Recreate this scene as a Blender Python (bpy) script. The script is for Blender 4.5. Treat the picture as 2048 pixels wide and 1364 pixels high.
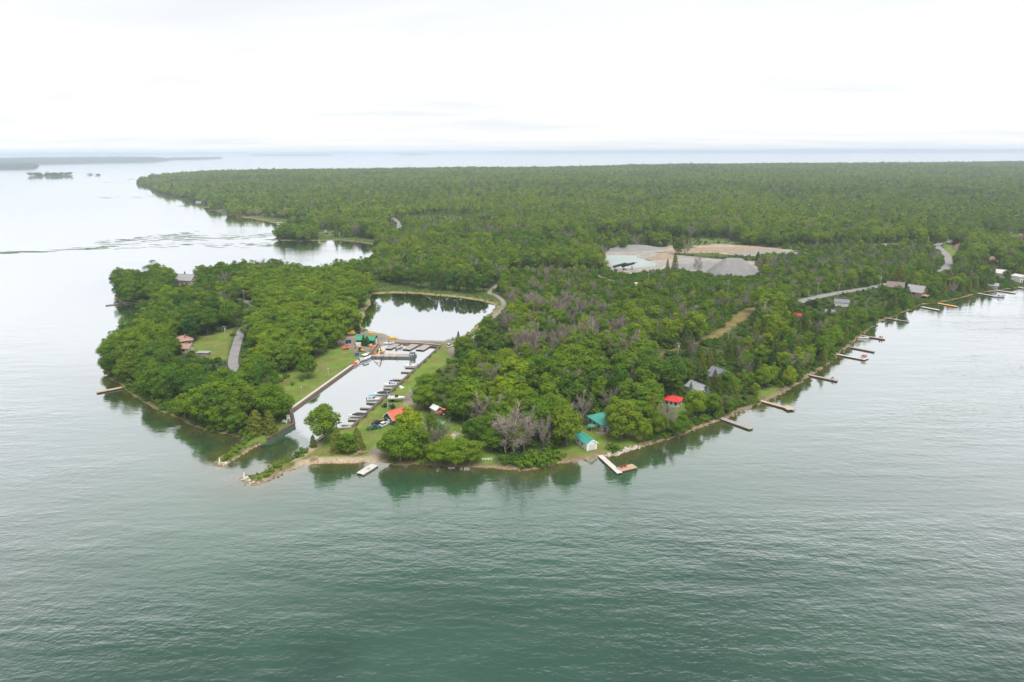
import bpy, math, random
import numpy as np
from mathutils import Vector, Matrix

R = math.radians
for o in list(bpy.data.objects):
    bpy.data.objects.remove(o)
scene = bpy.context.scene
COL = scene.collection

# ------------------------------------------------------------------ camera
CAM_H, FPX, PITCH, ROLL = 100.0, 1365.0, math.atan(382 / 1365.0), R(0.25)
fwd = Vector((0, math.cos(PITCH), -math.sin(PITCH)))
rt0 = Vector((1, 0, 0))
up0 = Vector((0, math.sin(PITCH), math.cos(PITCH)))
rgt = rt0 * math.cos(ROLL) - up0 * math.sin(ROLL)
upv = up0 * math.cos(ROLL) + rt0 * math.sin(ROLL)
cd = bpy.data.cameras.new('camera')
cd.sensor_width = 36.0
cd.lens = 36.0 * FPX / 2048.0
cd.clip_start = 1.0
cd.clip_end = 60000.0
cam = bpy.data.objects.new('camera', cd)
COL.objects.link(cam)
mw = Matrix((rgt, upv, -fwd)).transposed().to_4x4()
mw.translation = (0, 0, CAM_H)
cam.matrix_world = mw
scene.camera = cam

# ------------------------------------------------------------------ world, sun, exposure
SUN_EL, SUN_AZ = R(64), R(150)          # azimuth clockwise from +Y
world = bpy.data.worlds.new('World')
scene.world = world
world.use_nodes = True
wn = world.node_tree.nodes
wl = world.node_tree.links
wn.clear()


def N(nt, typ, **kw):
    n = nt.nodes.new(typ)
    for k, v in kw.items():
        if k.startswith('i_'):
            key = k[2:]
            key = int(key) if key.isdigit() else key.replace('_', ' ')
            n.inputs[key].default_value = v
        else:
            setattr(n, k, v)
    return n


def build_world():
    nt = world.node_tree
    L = nt.links.new
    out = N(nt, 'ShaderNodeOutputWorld')
    bg = N(nt, 'ShaderNodeBackground', i_Strength=0.425)
    sky = N(nt, 'ShaderNodeTexSky', sky_type='NISHITA', sun_disc=False)
    sky.sun_elevation = SUN_EL
    sky.sun_rotation = SUN_AZ
    skys = N(nt, 'ShaderNodeVectorMath', operation='SCALE')
    skys.inputs['Scale'].default_value = 0.1
    L(sky.outputs[0], skys.inputs[0])
    tc = N(nt, 'ShaderNodeTexCoord')
    sep = N(nt, 'ShaderNodeSeparateXYZ')
    L(tc.outputs['Generated'], sep.inputs[0])
    ab = N(nt, 'ShaderNodeMath', operation='ABSOLUTE')
    L(sep.outputs['Z'], ab.inputs[0])
    ad = N(nt, 'ShaderNodeMath', operation='ADD', i_1=0.05)
    L(ab.outputs[0], ad.inputs[0])
    dv = N(nt, 'ShaderNodeVectorMath', operation='DIVIDE')
    cmb = N(nt, 'ShaderNodeCombineXYZ', i_Z=1.0)
    L(ad.outputs[0], cmb.inputs[0])
    L(ad.outputs[0], cmb.inputs[1])
    L(tc.outputs['Generated'], dv.inputs[0])
    L(cmb.outputs[0], dv.inputs[1])
    mp = N(nt, 'ShaderNodeMapping')
    mp.inputs['Scale'].default_value = (0.28, 0.5, 0.0)
    mp.inputs['Rotation'].default_value = (0, 0, R(14))
    mp.inputs['Location'].default_value = (3.1, 1.7, 0)
    L(dv.outputs[0], mp.inputs[0])
    ns = N(nt, 'ShaderNodeTexNoise', i_Scale=1.0, i_Detail=6.0, i_Roughness=0.55, i_Distortion=0.4)
    L(mp.outputs[0], ns.inputs['Vector'])
    rp = N(nt, 'ShaderNodeValToRGB')
    rp.color_ramp.elements[0].position = 0.30
    rp.color_ramp.elements[0].color = (0.845, 0.86, 0.885, 1)
    rp.color_ramp.elements[1].position = 0.56
    rp.color_ramp.elements[1].color = (1.0, 1.0, 1.0, 1)
    L(ns.outputs['Fac'], rp.inputs[0])
    mx = N(nt, 'ShaderNodeMix', data_type='RGBA')
    mx.inputs['Factor'].default_value = 0.93
    L(skys.outputs[0], mx.inputs['A'])
    L(rp.outputs[0], mx.inputs['B'])
    L(mx.outputs['Result'], bg.inputs['Color'])
    L(bg.outputs[0], out.inputs['Surface'])


build_world()
sd = bpy.data.lights.new('sun', 'SUN')
sd.energy = 1.5
sd.angle = R(34)
sd.color = (1.0, 0.97, 0.92)
sun = bpy.data.objects.new('sun', sd)
COL.objects.link(sun)
sdir = Vector((math.sin(SUN_AZ) * math.cos(SUN_EL), math.cos(SUN_AZ) * math.cos(SUN_EL), math.sin(SUN_EL)))
sun.rotation_euler = sdir.to_track_quat('Z', 'Y').to_euler()
sun.location = (0, 0, 300)

vs = scene.view_settings
vs.view_transform = 'Standard'
vs.look = 'None'
vs.gamma = 1.0
vs.use_curve_mapping = False
vs.exposure = 1.42
scene.render.engine = 'CYCLES'
cy = scene.cycles
cy.max_bounces = 6
cy.diffuse_bounces = 2
cy.glossy_bounces = 2
cy.transmission_bounces = 2
cy.transparent_max_bounces = 8
cy.volume_bounces = 2
cy.sample_clamp_indirect = 4.0
cy.use_denoising = True
cy.use_adaptive_sampling = True
cy.adaptive_threshold = 0.01

# ------------------------------------------------------------------ pixel (2048 x 1364) <-> ground


def ray(px, py):
    return fwd + rgt * ((px - 1024.0) / FPX) - upv * ((py - 682.0) / FPX)


def G(px, py, z=0.0):
    d = ray(px, py)
    t = (z - CAM_H) / d.z
    return (d.x * t, d.y * t)


def proj(x, y, z):
    """vectorised: world -> pixel and scale (pixels per metre)"""
    x, y, z = np.asarray(x, float), np.asarray(y, float), np.asarray(z, float) - CAM_H
    dep = x * fwd.x + y * fwd.y + z * fwd.z
    u = (x * rgt.x + y * rgt.y + z * rgt.z) / dep
    v = (x * upv.x + y * upv.y + z * upv.z) / dep
    return 1024 + u * FPX, 682 - v * FPX, FPX / dep


def GP(lst):
    return np.array([G(*p[:2]) for p in lst])


# ------------------------------------------------------------------ numpy helpers
rng = np.random.default_rng(7)
random.seed(7)


def seg_dist(P, poly, closed=True):
    """distance from points P (n,2) to polyline"""
    A = poly
    B = np.roll(poly, -1, axis=0)
    if not closed:
        A, B = poly[:-1], poly[1:]
    best = np.full(len(P), 1e18)
    for a, b in zip(A, B):
        ab = b - a
        l2 = max(ab @ ab, 1e-9)
        t = np.clip(((P - a) @ ab) / l2, 0, 1)
        d = P - a - t[:, None] * ab
        np.minimum(best, d[:, 0] ** 2 + d[:, 1] ** 2, out=best)
    return np.sqrt(best)


def inside(P, poly):
    x, y = P[:, 0], P[:, 1]
    r = np.zeros(len(P), bool)
    n = len(poly)
    for i in range(n):
        x1, y1 = poly[i]
        x2, y2 = poly[(i + 1) % n]
        if y1 == y2:
            continue
        c = ((y1 > y) != (y2 > y))
        r ^= c & (x < (x2 - x1) * (y - y1) / (y2 - y1) + x1)
    return r


def sdf(P, poly):
    d = seg_dist(P, poly)
    return np.where(inside(P, poly), d, -d)


def hash2(i, j, s):
    h = np.sin(i * 127.1 + j * 311.7 + s * 74.7) * 43758.5453
    return h - np.floor(h)


def vnoise(x, y, s=0):
    x, y = np.asarray(x, float), np.asarray(y, float)
    i, j = np.floor(x), np.floor(y)
    f, g = x - i, y - j
    f, g = f * f * (3 - 2 * f), g * g * (3 - 2 * g)
    a, b = hash2(i, j, s), hash2(i + 1, j, s)
    c, d = hash2(i, j + 1, s), hash2(i + 1, j + 1, s)
    return (a * (1 - f) + b * f) * (1 - g) + (c * (1 - f) + d * f) * g


def fbm(x, y, s=0, o=3):
    r, a, t = 0, 1, 0
    for k in range(o):
        r = r + a * vnoise(np.asarray(x) * 2 ** k, np.asarray(y) * 2 ** k, s + k * 13)
        t += a
        a *= 0.5
    return r / t


def sstep(a, b, x):
    t = np.clip((x - a) / (b - a), 0, 1)
    return t * t * (3 - 2 * t)


# ------------------------------------------------------------------ shoreline traced on the ground plane
SHORE_PX = [
    (2700, 490), (2300, 534), (2130, 560), (2048, 573), (2032, 576), (2008, 579), (1965, 585), (1951, 589), (1913, 598), (1877, 606), (1858, 607), (1841, 609),
    (1824, 617), (1812, 623), (1789, 632), (1770, 638), (1741, 654), (1724, 669), (1708, 683), (1693, 696), (1674, 709),
    (1655, 728), (1631, 745), (1615, 752), (1596, 767), (1565, 785), (1542, 796), (1523, 804), (1502, 813), (1479, 824),
    (1458, 834), (1439, 838), (1422, 846), (1397, 855), (1374, 865), (1355, 872), (1321, 882), (1298, 888), (1272, 896),
    (1233, 909), (1214, 913), (1200, 913), (1155, 921), (1116, 929), (1087, 936), (1054, 939), (1019, 938), (990, 935), (962, 933),
    (922, 935), (890, 934), (857, 931), (825, 929), (793, 931), (764, 926), (745, 926), (715, 926), (680, 927), (642, 927),
    (598, 933), (565, 944), (536, 959), (510, 968), (488, 962), (482, 957), (492, 953), (515, 949), (536, 941), (571, 923),
    (587, 916), (602, 908), (620, 896), (637, 884), (666, 861), (704, 858),
    (883, 693), (840, 689), (790, 687), (772, 687), (752, 700), (738, 709), (708, 731), (582, 822), (588, 852), (536, 882),
    (523, 887), (494, 902), (477, 912), (461, 923), (446, 932), (433, 931), (437, 919), (461, 901), (486, 884), (483, 874),
    (466, 873), (440, 867), (420, 863), (385, 851), (344, 831), (309, 813), (280, 799), (253, 780), (239, 764), (219, 754),
    (209, 742), (205, 728), (216, 712), (238, 694), (262, 676), (285, 660), (302, 642), (318, 624), (312, 614), (290, 608),
    (265, 607), (246, 604), (236, 597), (233, 585), (240, 572), (270, 566), (330, 562), (400, 558), (460, 555), (520, 555), (600, 553),
    (650, 551), (700, 543), (732, 522), (750, 503), (754, 490), (715, 484), (676, 480), (640, 481), (600, 482), (570, 481), (553, 478),
    (556, 472), (568, 464), (590, 458), (570, 451), (557, 447), (521, 440), (480, 435), (439, 426), (416, 419), (408, 411),
    (390, 402), (366, 397), (351, 392), (322, 388), (302, 379), (299, 372), (278, 371), (270, 368)]
NORTH = [(-1370, 2650), (-1450, 2950), (-1400, 3250), (-1000, 3330), (-700, 3400), (-300, 3650), (-60, 3560), (200, 3560), (350, 3700), (800, 4000),
         (1500, 4100), (2600, 4250), (4500, 4600), (6500, 4600), (6500, 1800), (2500, 1150), (1500, 880)]
MAIN = np.array([G(*p) for p in SHORE_PX] + NORTH)
POND = GP([(744, 588), (758, 588), (791, 586), (838, 588), (908, 594), (955, 601), (986, 608), (992, 615), (981, 628), (963, 641),
           (945, 658), (918, 676), (885, 682), (815, 681), (791, 676), (768, 669), (734, 661), (722, 651), (726, 637), (731, 621),
           (743, 609), (740, 597)])
QUARRY = GP([(1212, 511), (1240, 510), (1273, 511), (1276, 516), (1300, 521), (1312, 527), (1310, 533), (1285, 535), (1262, 537),
             (1240, 534), (1228, 533), (1218, 524)])
CANAL_R = GP([(620, 896), (637, 884), (666, 861), (704, 858), (883, 693)])
CANAL_T = GP([(883, 693), (840, 689), (790, 687), (772, 687)])
CANAL_L = GP([(752, 700), (738, 709), (708, 731), (582, 822), (588, 852), (536, 882)])
CANAL_POLY = GP([(637, 884), (666, 861), (704, 858), (883, 693), (840, 689), (790, 687), (772, 687), (752, 700), (708, 731), (582, 822), (588, 850), (606, 872)])


def land_sdf(P, rough=True):
    d = sdf(P, MAIN)
    if rough:
        dc = np.minimum(np.minimum(seg_dist(P, CANAL_R, False), seg_dist(P, CANAL_L, False)), seg_dist(P, CANAL_T, False))
        w = sstep(4, 14, dc)
        d = d + w * ((fbm(P[:, 0] / 9, P[:, 1] / 9, 3) - 0.5) * 3.0 + (fbm(P[:, 0] / 2.5, P[:, 1] / 2.5, 9, 2) - 0.5) * 1.0)
    dp = -sdf(P, POND)
    dq = -sdf(P, QUARRY)
    if rough:
        dp = dp + (fbm(P[:, 0] / 6, P[:, 1] / 6, 5) - 0.5) * 3.0
        dq = dq + (fbm(P[:, 0] / 6, P[:, 1] / 6, 6) - 0.5) * 3.0
    return d, dp, dq


def canal_dist(P):
    return np.minimum(np.minimum(seg_dist(P, CANAL_R, False), seg_dist(P, CANAL_L, False)), seg_dist(P, CANAL_T, False))


def ground_height(P):
    d, dp, dq = land_sdf(P)
    dd = np.minimum(np.minimum(d, dp), dq)
    z = np.where(dd < 0, np.maximum(np.where(dd > -14, dd * 0.055, -0.77 + (dd + 14) * 0.2), -6.0) - 0.05, np.minimum(dd * 0.32, 0.75) + np.clip((dd - 2.3) * 0.012, 0, 1.3))
    dc = canal_dist(P)
    zc = np.where(d > 0.35, 1.0, -2.2)
    w = 1 - sstep(2.5, 5.0, dc)
    z = z * (1 - w) + zc * w
    # low rise of the woods inland
    z = z + np.where(dd > 6, (fbm(P[:, 0] / 60, P[:, 1] / 60, 21) - 0.4) * sstep(6, 60, dd) * 2.0, 0)
    z = z + sstep(1500, 3800, P[:, 1]) * sstep(30, 400, dd) * (6 + 10 * fbm(P[:, 0] / 700, P[:, 1] / 700, 33))
    return z, dd, dc


def lookup(arr, P):
    """bilinear lookup in a field sampled on the ground grid"""
    P = np.asarray(P, float)
    i = np.clip(np.searchsorted(GX, P[:, 0]) - 1, 0, len(GX) - 2)
    j = np.clip(np.searchsorted(GY, P[:, 1]) - 1, 0, len(GY) - 2)
    u = np.clip((P[:, 0] - GX[i]) / (GX[i + 1] - GX[i]), 0, 1)
    v = np.clip((P[:, 1] - GY[j]) / (GY[j + 1] - GY[j]), 0, 1)
    A = arr.reshape(len(GY), len(GX))
    return (A[j, i] * (1 - u) + A[j, i + 1] * u) * (1 - v) + (A[j + 1, i] * (1 - u) + A[j + 1, i + 1] * u) * v


def ground_at(P):
    return lookup(gzv, P), lookup(gdd, P), lookup(gdc, P)


def gz(x, y):
    return float(lookup(gzv, np.array([[x, y]]))[0])


# ------------------------------------------------------------------ materials
def new_mat(name):
    m = bpy.data.materials.new(name)
    m.use_nodes = True
    m.node_tree.nodes.clear()
    return m, m.node_tree


def plain(name, rgb, rough=0.7, var=0.18, scale=1.5, metal=0.0, bump=0.0, spec=0.3):
    """procedural: colour broken up by noise at two scales"""
    m, nt = new_mat(name)
    L = nt.links.new
    out = N(nt, 'ShaderNodeOutputMaterial')
    b = N(nt, 'ShaderNodeBsdfPrincipled', i_Roughness=rough, i_Metallic=metal)
    b.inputs['Specular IOR Level'].default_value = spec
    tc = N(nt, 'ShaderNodeTexCoord')
    n1 = N(nt, 'ShaderNodeTexNoise', i_Scale=scale, i_Detail=5.0, i_Roughness=0.65)
    L(tc.outputs['Object'], n1.inputs['Vector'])
    rp = N(nt, 'ShaderNodeValToRGB')
    rp.color_ramp.elements[0].position = 0.3
    rp.color_ramp.elements[1].position = 0.7
    rp.color_ramp.elements[0].color = (*[c * (1 - var) for c in rgb], 1)
    rp.color_ramp.elements[1].color = (*[min(1, c * (1 + var)) for c in rgb], 1)
    L(n1.outputs['Fac'], rp.inputs[0])
    L(rp.outputs[0], b.inputs['Base Color'])
    if bump:
        bp = N(nt, 'ShaderNodeBump', i_Strength=bump, i_Distance=0.05)
        L(n1.outputs['Fac'], bp.inputs['Height'])
        L(bp.outputs[0], b.inputs['Normal'])
    L(b.outputs[0], out.inputs[0])
    return m


def leaf_mat(name, c0, c1, c2, trans=0.24, warm=0.20):
    m, nt = new_mat(name)
    L = nt.links.new
    out = N(nt, 'ShaderNodeOutputMaterial')
    at = N(nt, 'ShaderNodeAttribute', attribute_type='INSTANCER', attribute_name='tone')
    ge = N(nt, 'ShaderNodeNewGeometry')
    rv = N(nt, 'ShaderNodeMath', operation='MULTIPLY_ADD', i_1=0.30, i_2=-0.15)
    L(ge.outputs['Random Per Island'], rv.inputs[0])
    ad = N(nt, 'ShaderNodeMath', operation='ADD')
    L(at.outputs['Fac'], ad.inputs[0])
    L(rv.outputs[0], ad.inputs[1])
    rp = N(nt, 'ShaderNodeValToRGB')
    e = rp.color_ramp.elements
    e[0].position, e[0].color = 0.0, (*c0, 1)
    e[1].position, e[1].color = 1.0, (*c2, 1)
    k = e.new(0.5)
    k.color = (*c1, 1)
    L(ad.outputs[0], rp.inputs[0])
    # some trees lean to olive-brown, some to a cooler green
    oi = N(nt, 'ShaderNodeObjectInfo')
    f1 = N(nt, 'ShaderNodeMapRange', i_1=0.70, i_2=1.0, i_3=0.0, i_4=warm)
    L(oi.outputs['Random'], f1.inputs[0])
    m1 = N(nt, 'ShaderNodeMix', data_type='RGBA')
    m1.inputs['B'].default_value = (0.19, 0.165, 0.03, 1)
    L(f1.outputs[0], m1.inputs['Factor'])
    L(rp.outputs[0], m1.inputs['A'])
    f2 = N(nt, 'ShaderNodeMapRange', i_1=0.0, i_2=0.28, i_3=warm, i_4=0.0)
    L(oi.outputs['Random'], f2.inputs[0])
    m2 = N(nt, 'ShaderNodeMix', data_type='RGBA')
    m2.inputs['B'].default_value = (0.055, 0.135, 0.050, 1)
    L(f2.outputs[0], m2.inputs['Factor'])
    L(m1.outputs['Result'], m2.inputs['A'])
    col = m2.outputs['Result']
    df = N(nt, 'ShaderNodeBsdfDiffuse')
    tr = N(nt, 'ShaderNodeBsdfTranslucent')
    L(col, df.inputs[0])
    L(col, tr.inputs[0])
    mx = N(nt, 'ShaderNodeMixShader')
    mx.inputs[0].default_value = trans
    L(df.outputs[0], mx.inputs[1])
    L(tr.outputs[0], mx.inputs[2])
    L(mx.outputs[0], out.inputs[0])
    return m


M = {}
M['leaf'] = leaf_mat('broadleaf_foliage', (0.033, 0.090, 0.018), (0.108, 0.200, 0.017), (0.225, 0.305, 0.016))
M['cedar'] = leaf_mat('cedar_foliage', (0.028, 0.062, 0.018), (0.078, 0.115, 0.020), (0.145, 0.155, 0.022), 0.12)
M['spruce'] = leaf_mat('spruce_foliage', (0.10, 0.15, 0.13), (0.15, 0.20, 0.18), (0.2, 0.25, 0.22), 0.1, 0.0)
M['shrub'] = leaf_mat('shrub_foliage', (0.042, 0.10, 0.016), (0.10, 0.19, 0.018), (0.19, 0.26, 0.025))
M['twig'] = leaf_mat('bare_twigs', (0.20, 0.165, 0.135), (0.27, 0.23, 0.195), (0.34, 0.30, 0.26), 0.0, 0.0)
M['bark'] = plain('bark', (0.12, 0.095, 0.07), 0.9, 0.3, 3)
M['bark_grey'] = plain('grey_bark', (0.25, 0.225, 0.195), 0.9, 0.25, 3)
M['wood_grey'] = plain('weathered_planks', (0.30, 0.265, 0.23), 0.85, 0.2, 2.5)
M['wood_dark'] = plain('dark_timber', (0.10, 0.075, 0.06), 0.85, 0.3, 2.5)
M['wood_tan'] = plain('tan_planks', (0.40, 0.31, 0.21), 0.8, 0.2, 2.5)
M['wood_orange'] = plain('orange_planks', (0.38, 0.26, 0.175), 0.75, 0.2, 2.5)
M['wood_yellow'] = plain('yellow_planks', (0.62, 0.38, 0.06), 0.75, 0.2, 2.5)
M['white'] = plain('white_paint', (0.66, 0.66, 0.65), 0.45, 0.06, 1.2, spec=0.4)
M['offwhite'] = plain('weathered_white', (0.48, 0.455, 0.42), 0.7, 0.14, 1.2)
M['gel'] = plain('white_gelcoat', (0.66, 0.66, 0.66), 0.22, 0.04, 1.0, spec=0.5)
M['black'] = plain('black_rubber', (0.02, 0.02, 0.022), 0.6, 0.3, 2)
M['glass'] = plain('dark_glass', (0.025, 0.035, 0.045), 0.06, 0.2, 1, spec=0.6)
M['navy'] = plain('navy_canvas', (0.03, 0.05, 0.14), 0.8, 0.2, 2)
M['blue'] = plain('blue_canvas', (0.07, 0.30, 0.50), 0.75, 0.15, 2)
M['red'] = plain('red_paint', (0.36, 0.03, 0.03), 0.5, 0.15, 2)
M['redroof'] = plain('red_metal_roof', (0.50, 0.035, 0.028), 0.45, 0.10, 0.8)
M['coral'] = plain('coral_metal_roof', (0.60, 0.11, 0.075), 0.5, 0.10, 0.8)
M['teal'] = plain('teal_metal_roof', (0.055, 0.30, 0.24), 0.42, 0.10, 0.7)
M['greenroof'] = plain('green_metal_roof', (0.045, 0.24, 0.13), 0.45, 0.12, 0.7)
M['darkgreen'] = plain('dark_green_boards', (0.03, 0.085, 0.06), 0.7, 0.2, 2)
M['grey'] = plain('grey_shingles', (0.27, 0.27, 0.28), 0.85, 0.15, 2)
M['slate'] = plain('slate_shingles', (0.17, 0.17, 0.20), 0.85, 0.15, 2)
M['brownroof'] = plain('brown_shingles', (0.33, 0.20, 0.16), 0.85, 0.15, 2)
M['mauve'] = plain('mauve_shingles', (0.19, 0.14, 0.145), 0.85, 0.15, 2)
M['brown'] = plain('brown_siding', (0.24, 0.15, 0.11), 0.8, 0.15, 2)
M['tan'] = plain('tan_siding', (0.52, 0.42, 0.30), 0.8, 0.12, 2)
M['yellow'] = plain('machine_yellow', (0.62, 0.33, 0.02), 0.5, 0.14, 1.5)
M['orange'] = plain('machine_orange', (0.68, 0.14, 0.02), 0.5, 0.14, 1.5)
M['steel'] = plain('dark_steel', (0.09, 0.095, 0.10), 0.55, 0.25, 2)
M['lightsteel'] = plain('galvanised_steel', (0.45, 0.46, 0.47), 0.45, 0.12, 2)
M['concrete'] = plain('concrete', (0.42, 0.39, 0.35), 0.9, 0.15, 1.5)
M['rust'] = plain('rusty_sheet_piling', (0.17, 0.105, 0.075), 0.85, 0.3, 1.2, bump=0.3)
M['rock'] = plain('limestone', (0.25, 0.19, 0.135), 0.9, 0.3, 0.6, bump=0.5)
M['rockwhite'] = plain('white_limestone', (0.40, 0.36, 0.31), 0.9, 0.2, 0.8, bump=0.4)
M['gravel'] = plain('grey_crushed_stone', (0.20, 0.197, 0.193), 0.95, 0.16, 0.35, bump=0.5)
M['pole'] = plain('weathered_pole', (0.36, 0.31, 0.26), 0.9, 0.15, 1)
M['blueplastic'] = plain('blue_plastic', (0.04, 0.10, 0.28), 0.5, 0.1, 2)
M['teal_dark'] = plain('teal_canvas', (0.04, 0.22, 0.18), 0.7, 0.1, 2)
M['purple'] = plain('purple_leaves', (0.05, 0.025, 0.04), 0.8, 0.4, 3)
M['brush'] = plain('cut_brush', (0.36, 0.24, 0.15), 0.9, 0.3, 3)
M['farwood'] = plain('distant_canopy', (0.028, 0.055, 0.040), 0.95, 0.5, 0.02)
M['weed'] = plain('floating_weed', (0.09, 0.12, 0.06), 0.9, 0.4, 0.2)


def road_mat(name, c, c2):
    m, nt = new_mat(name)
    L = nt.links.new
    out = N(nt, 'ShaderNodeOutputMaterial')
    b = N(nt, 'ShaderNodeBsdfPrincipled', i_Roughness=0.9)
    tc = N(nt, 'ShaderNodeTexCoord')
    n1 = N(nt, 'ShaderNodeTexNoise', i_Scale=0.25, i_Detail=8.0, i_Roughness=0.7)
    L(tc.outputs['Object'], n1.inputs['Vector'])
    rp = N(nt, 'ShaderNodeValToRGB')
    rp.color_ramp.elements[0].position = 0.36
    rp.color_ramp.elements[1].position = 0.66
    rp.color_ramp.elements[0].color = (*c, 1)
    rp.color_ramp.elements[1].color = (*c2, 1)
    L(n1.outputs['Fac'], rp.inputs[0])
    L(rp.outputs[0], b.inputs['Base Color'])
    L(b.outputs[0], out.inputs[0])
    return m


M['asphalt'] = road_mat('worn_asphalt', (0.16, 0.155, 0.15), (0.24, 0.23, 0.225))
M['track'] = road_mat('gravel_track', (0.16, 0.14, 0.12), (0.25, 0.215, 0.18))


def ground_mat():
    m, nt = new_mat('ground_cover')
    L = nt.links.new
    out = N(nt, 'ShaderNodeOutputMaterial')
    b = N(nt, 'ShaderNodeBsdfPrincipled', i_Roughness=0.95)
    b.inputs['Specular IOR Level'].default_value = 0.1
    at = N(nt, 'ShaderNodeAttribute', attribute_name='gcol')
    ge = N(nt, 'ShaderNodeNewGeometry')
    n1 = N(nt, 'ShaderNodeTexNoise', i_Scale=0.11, i_Detail=6.0, i_Roughness=0.65)
    n2 = N(nt, 'ShaderNodeTexNoise', i_Scale=1.3, i_Detail=4.0, i_Roughness=0.7)
    L(ge.outputs['Position'], n1.inputs['Vector'])
    L(ge.outputs['Position'], n2.inputs['Vector'])
    r1 = N(nt, 'ShaderNodeMapRange', i_1=0.3, i_2=0.7, i_3=0.72, i_4=1.25)
    L(n1.outputs['Fac'], r1.inputs[0])
    r2 = N(nt, 'ShaderNodeMapRange', i_1=0.3, i_2=0.7, i_3=0.75, i_4=1.25)
    L(n2.outputs['Fac'], r2.inputs[0])
    mu = N(nt, 'ShaderNodeMath', operation='MULTIPLY')
    L(r1.outputs[0], mu.inputs[0])
    L(r2.outputs[0], mu.inputs[1])
    sc = N(nt, 'ShaderNodeVectorMath', operation='SCALE')
    L(at.outputs['Color'], sc.inputs[0])
    L(mu.outputs[0], sc.inputs['Scale'])
    L(sc.outputs[0], b.inputs['Base Color'])
    bp = N(nt, 'ShaderNodeBump', i_Strength=0.6, i_Distance=0.25)
    L(n2.outputs['Fac'], bp.inputs['Height'])
    L(bp.outputs[0], b.inputs['Normal'])
    L(b.outputs[0], out.inputs[0])
    return m


M['ground'] = ground_mat()


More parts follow.
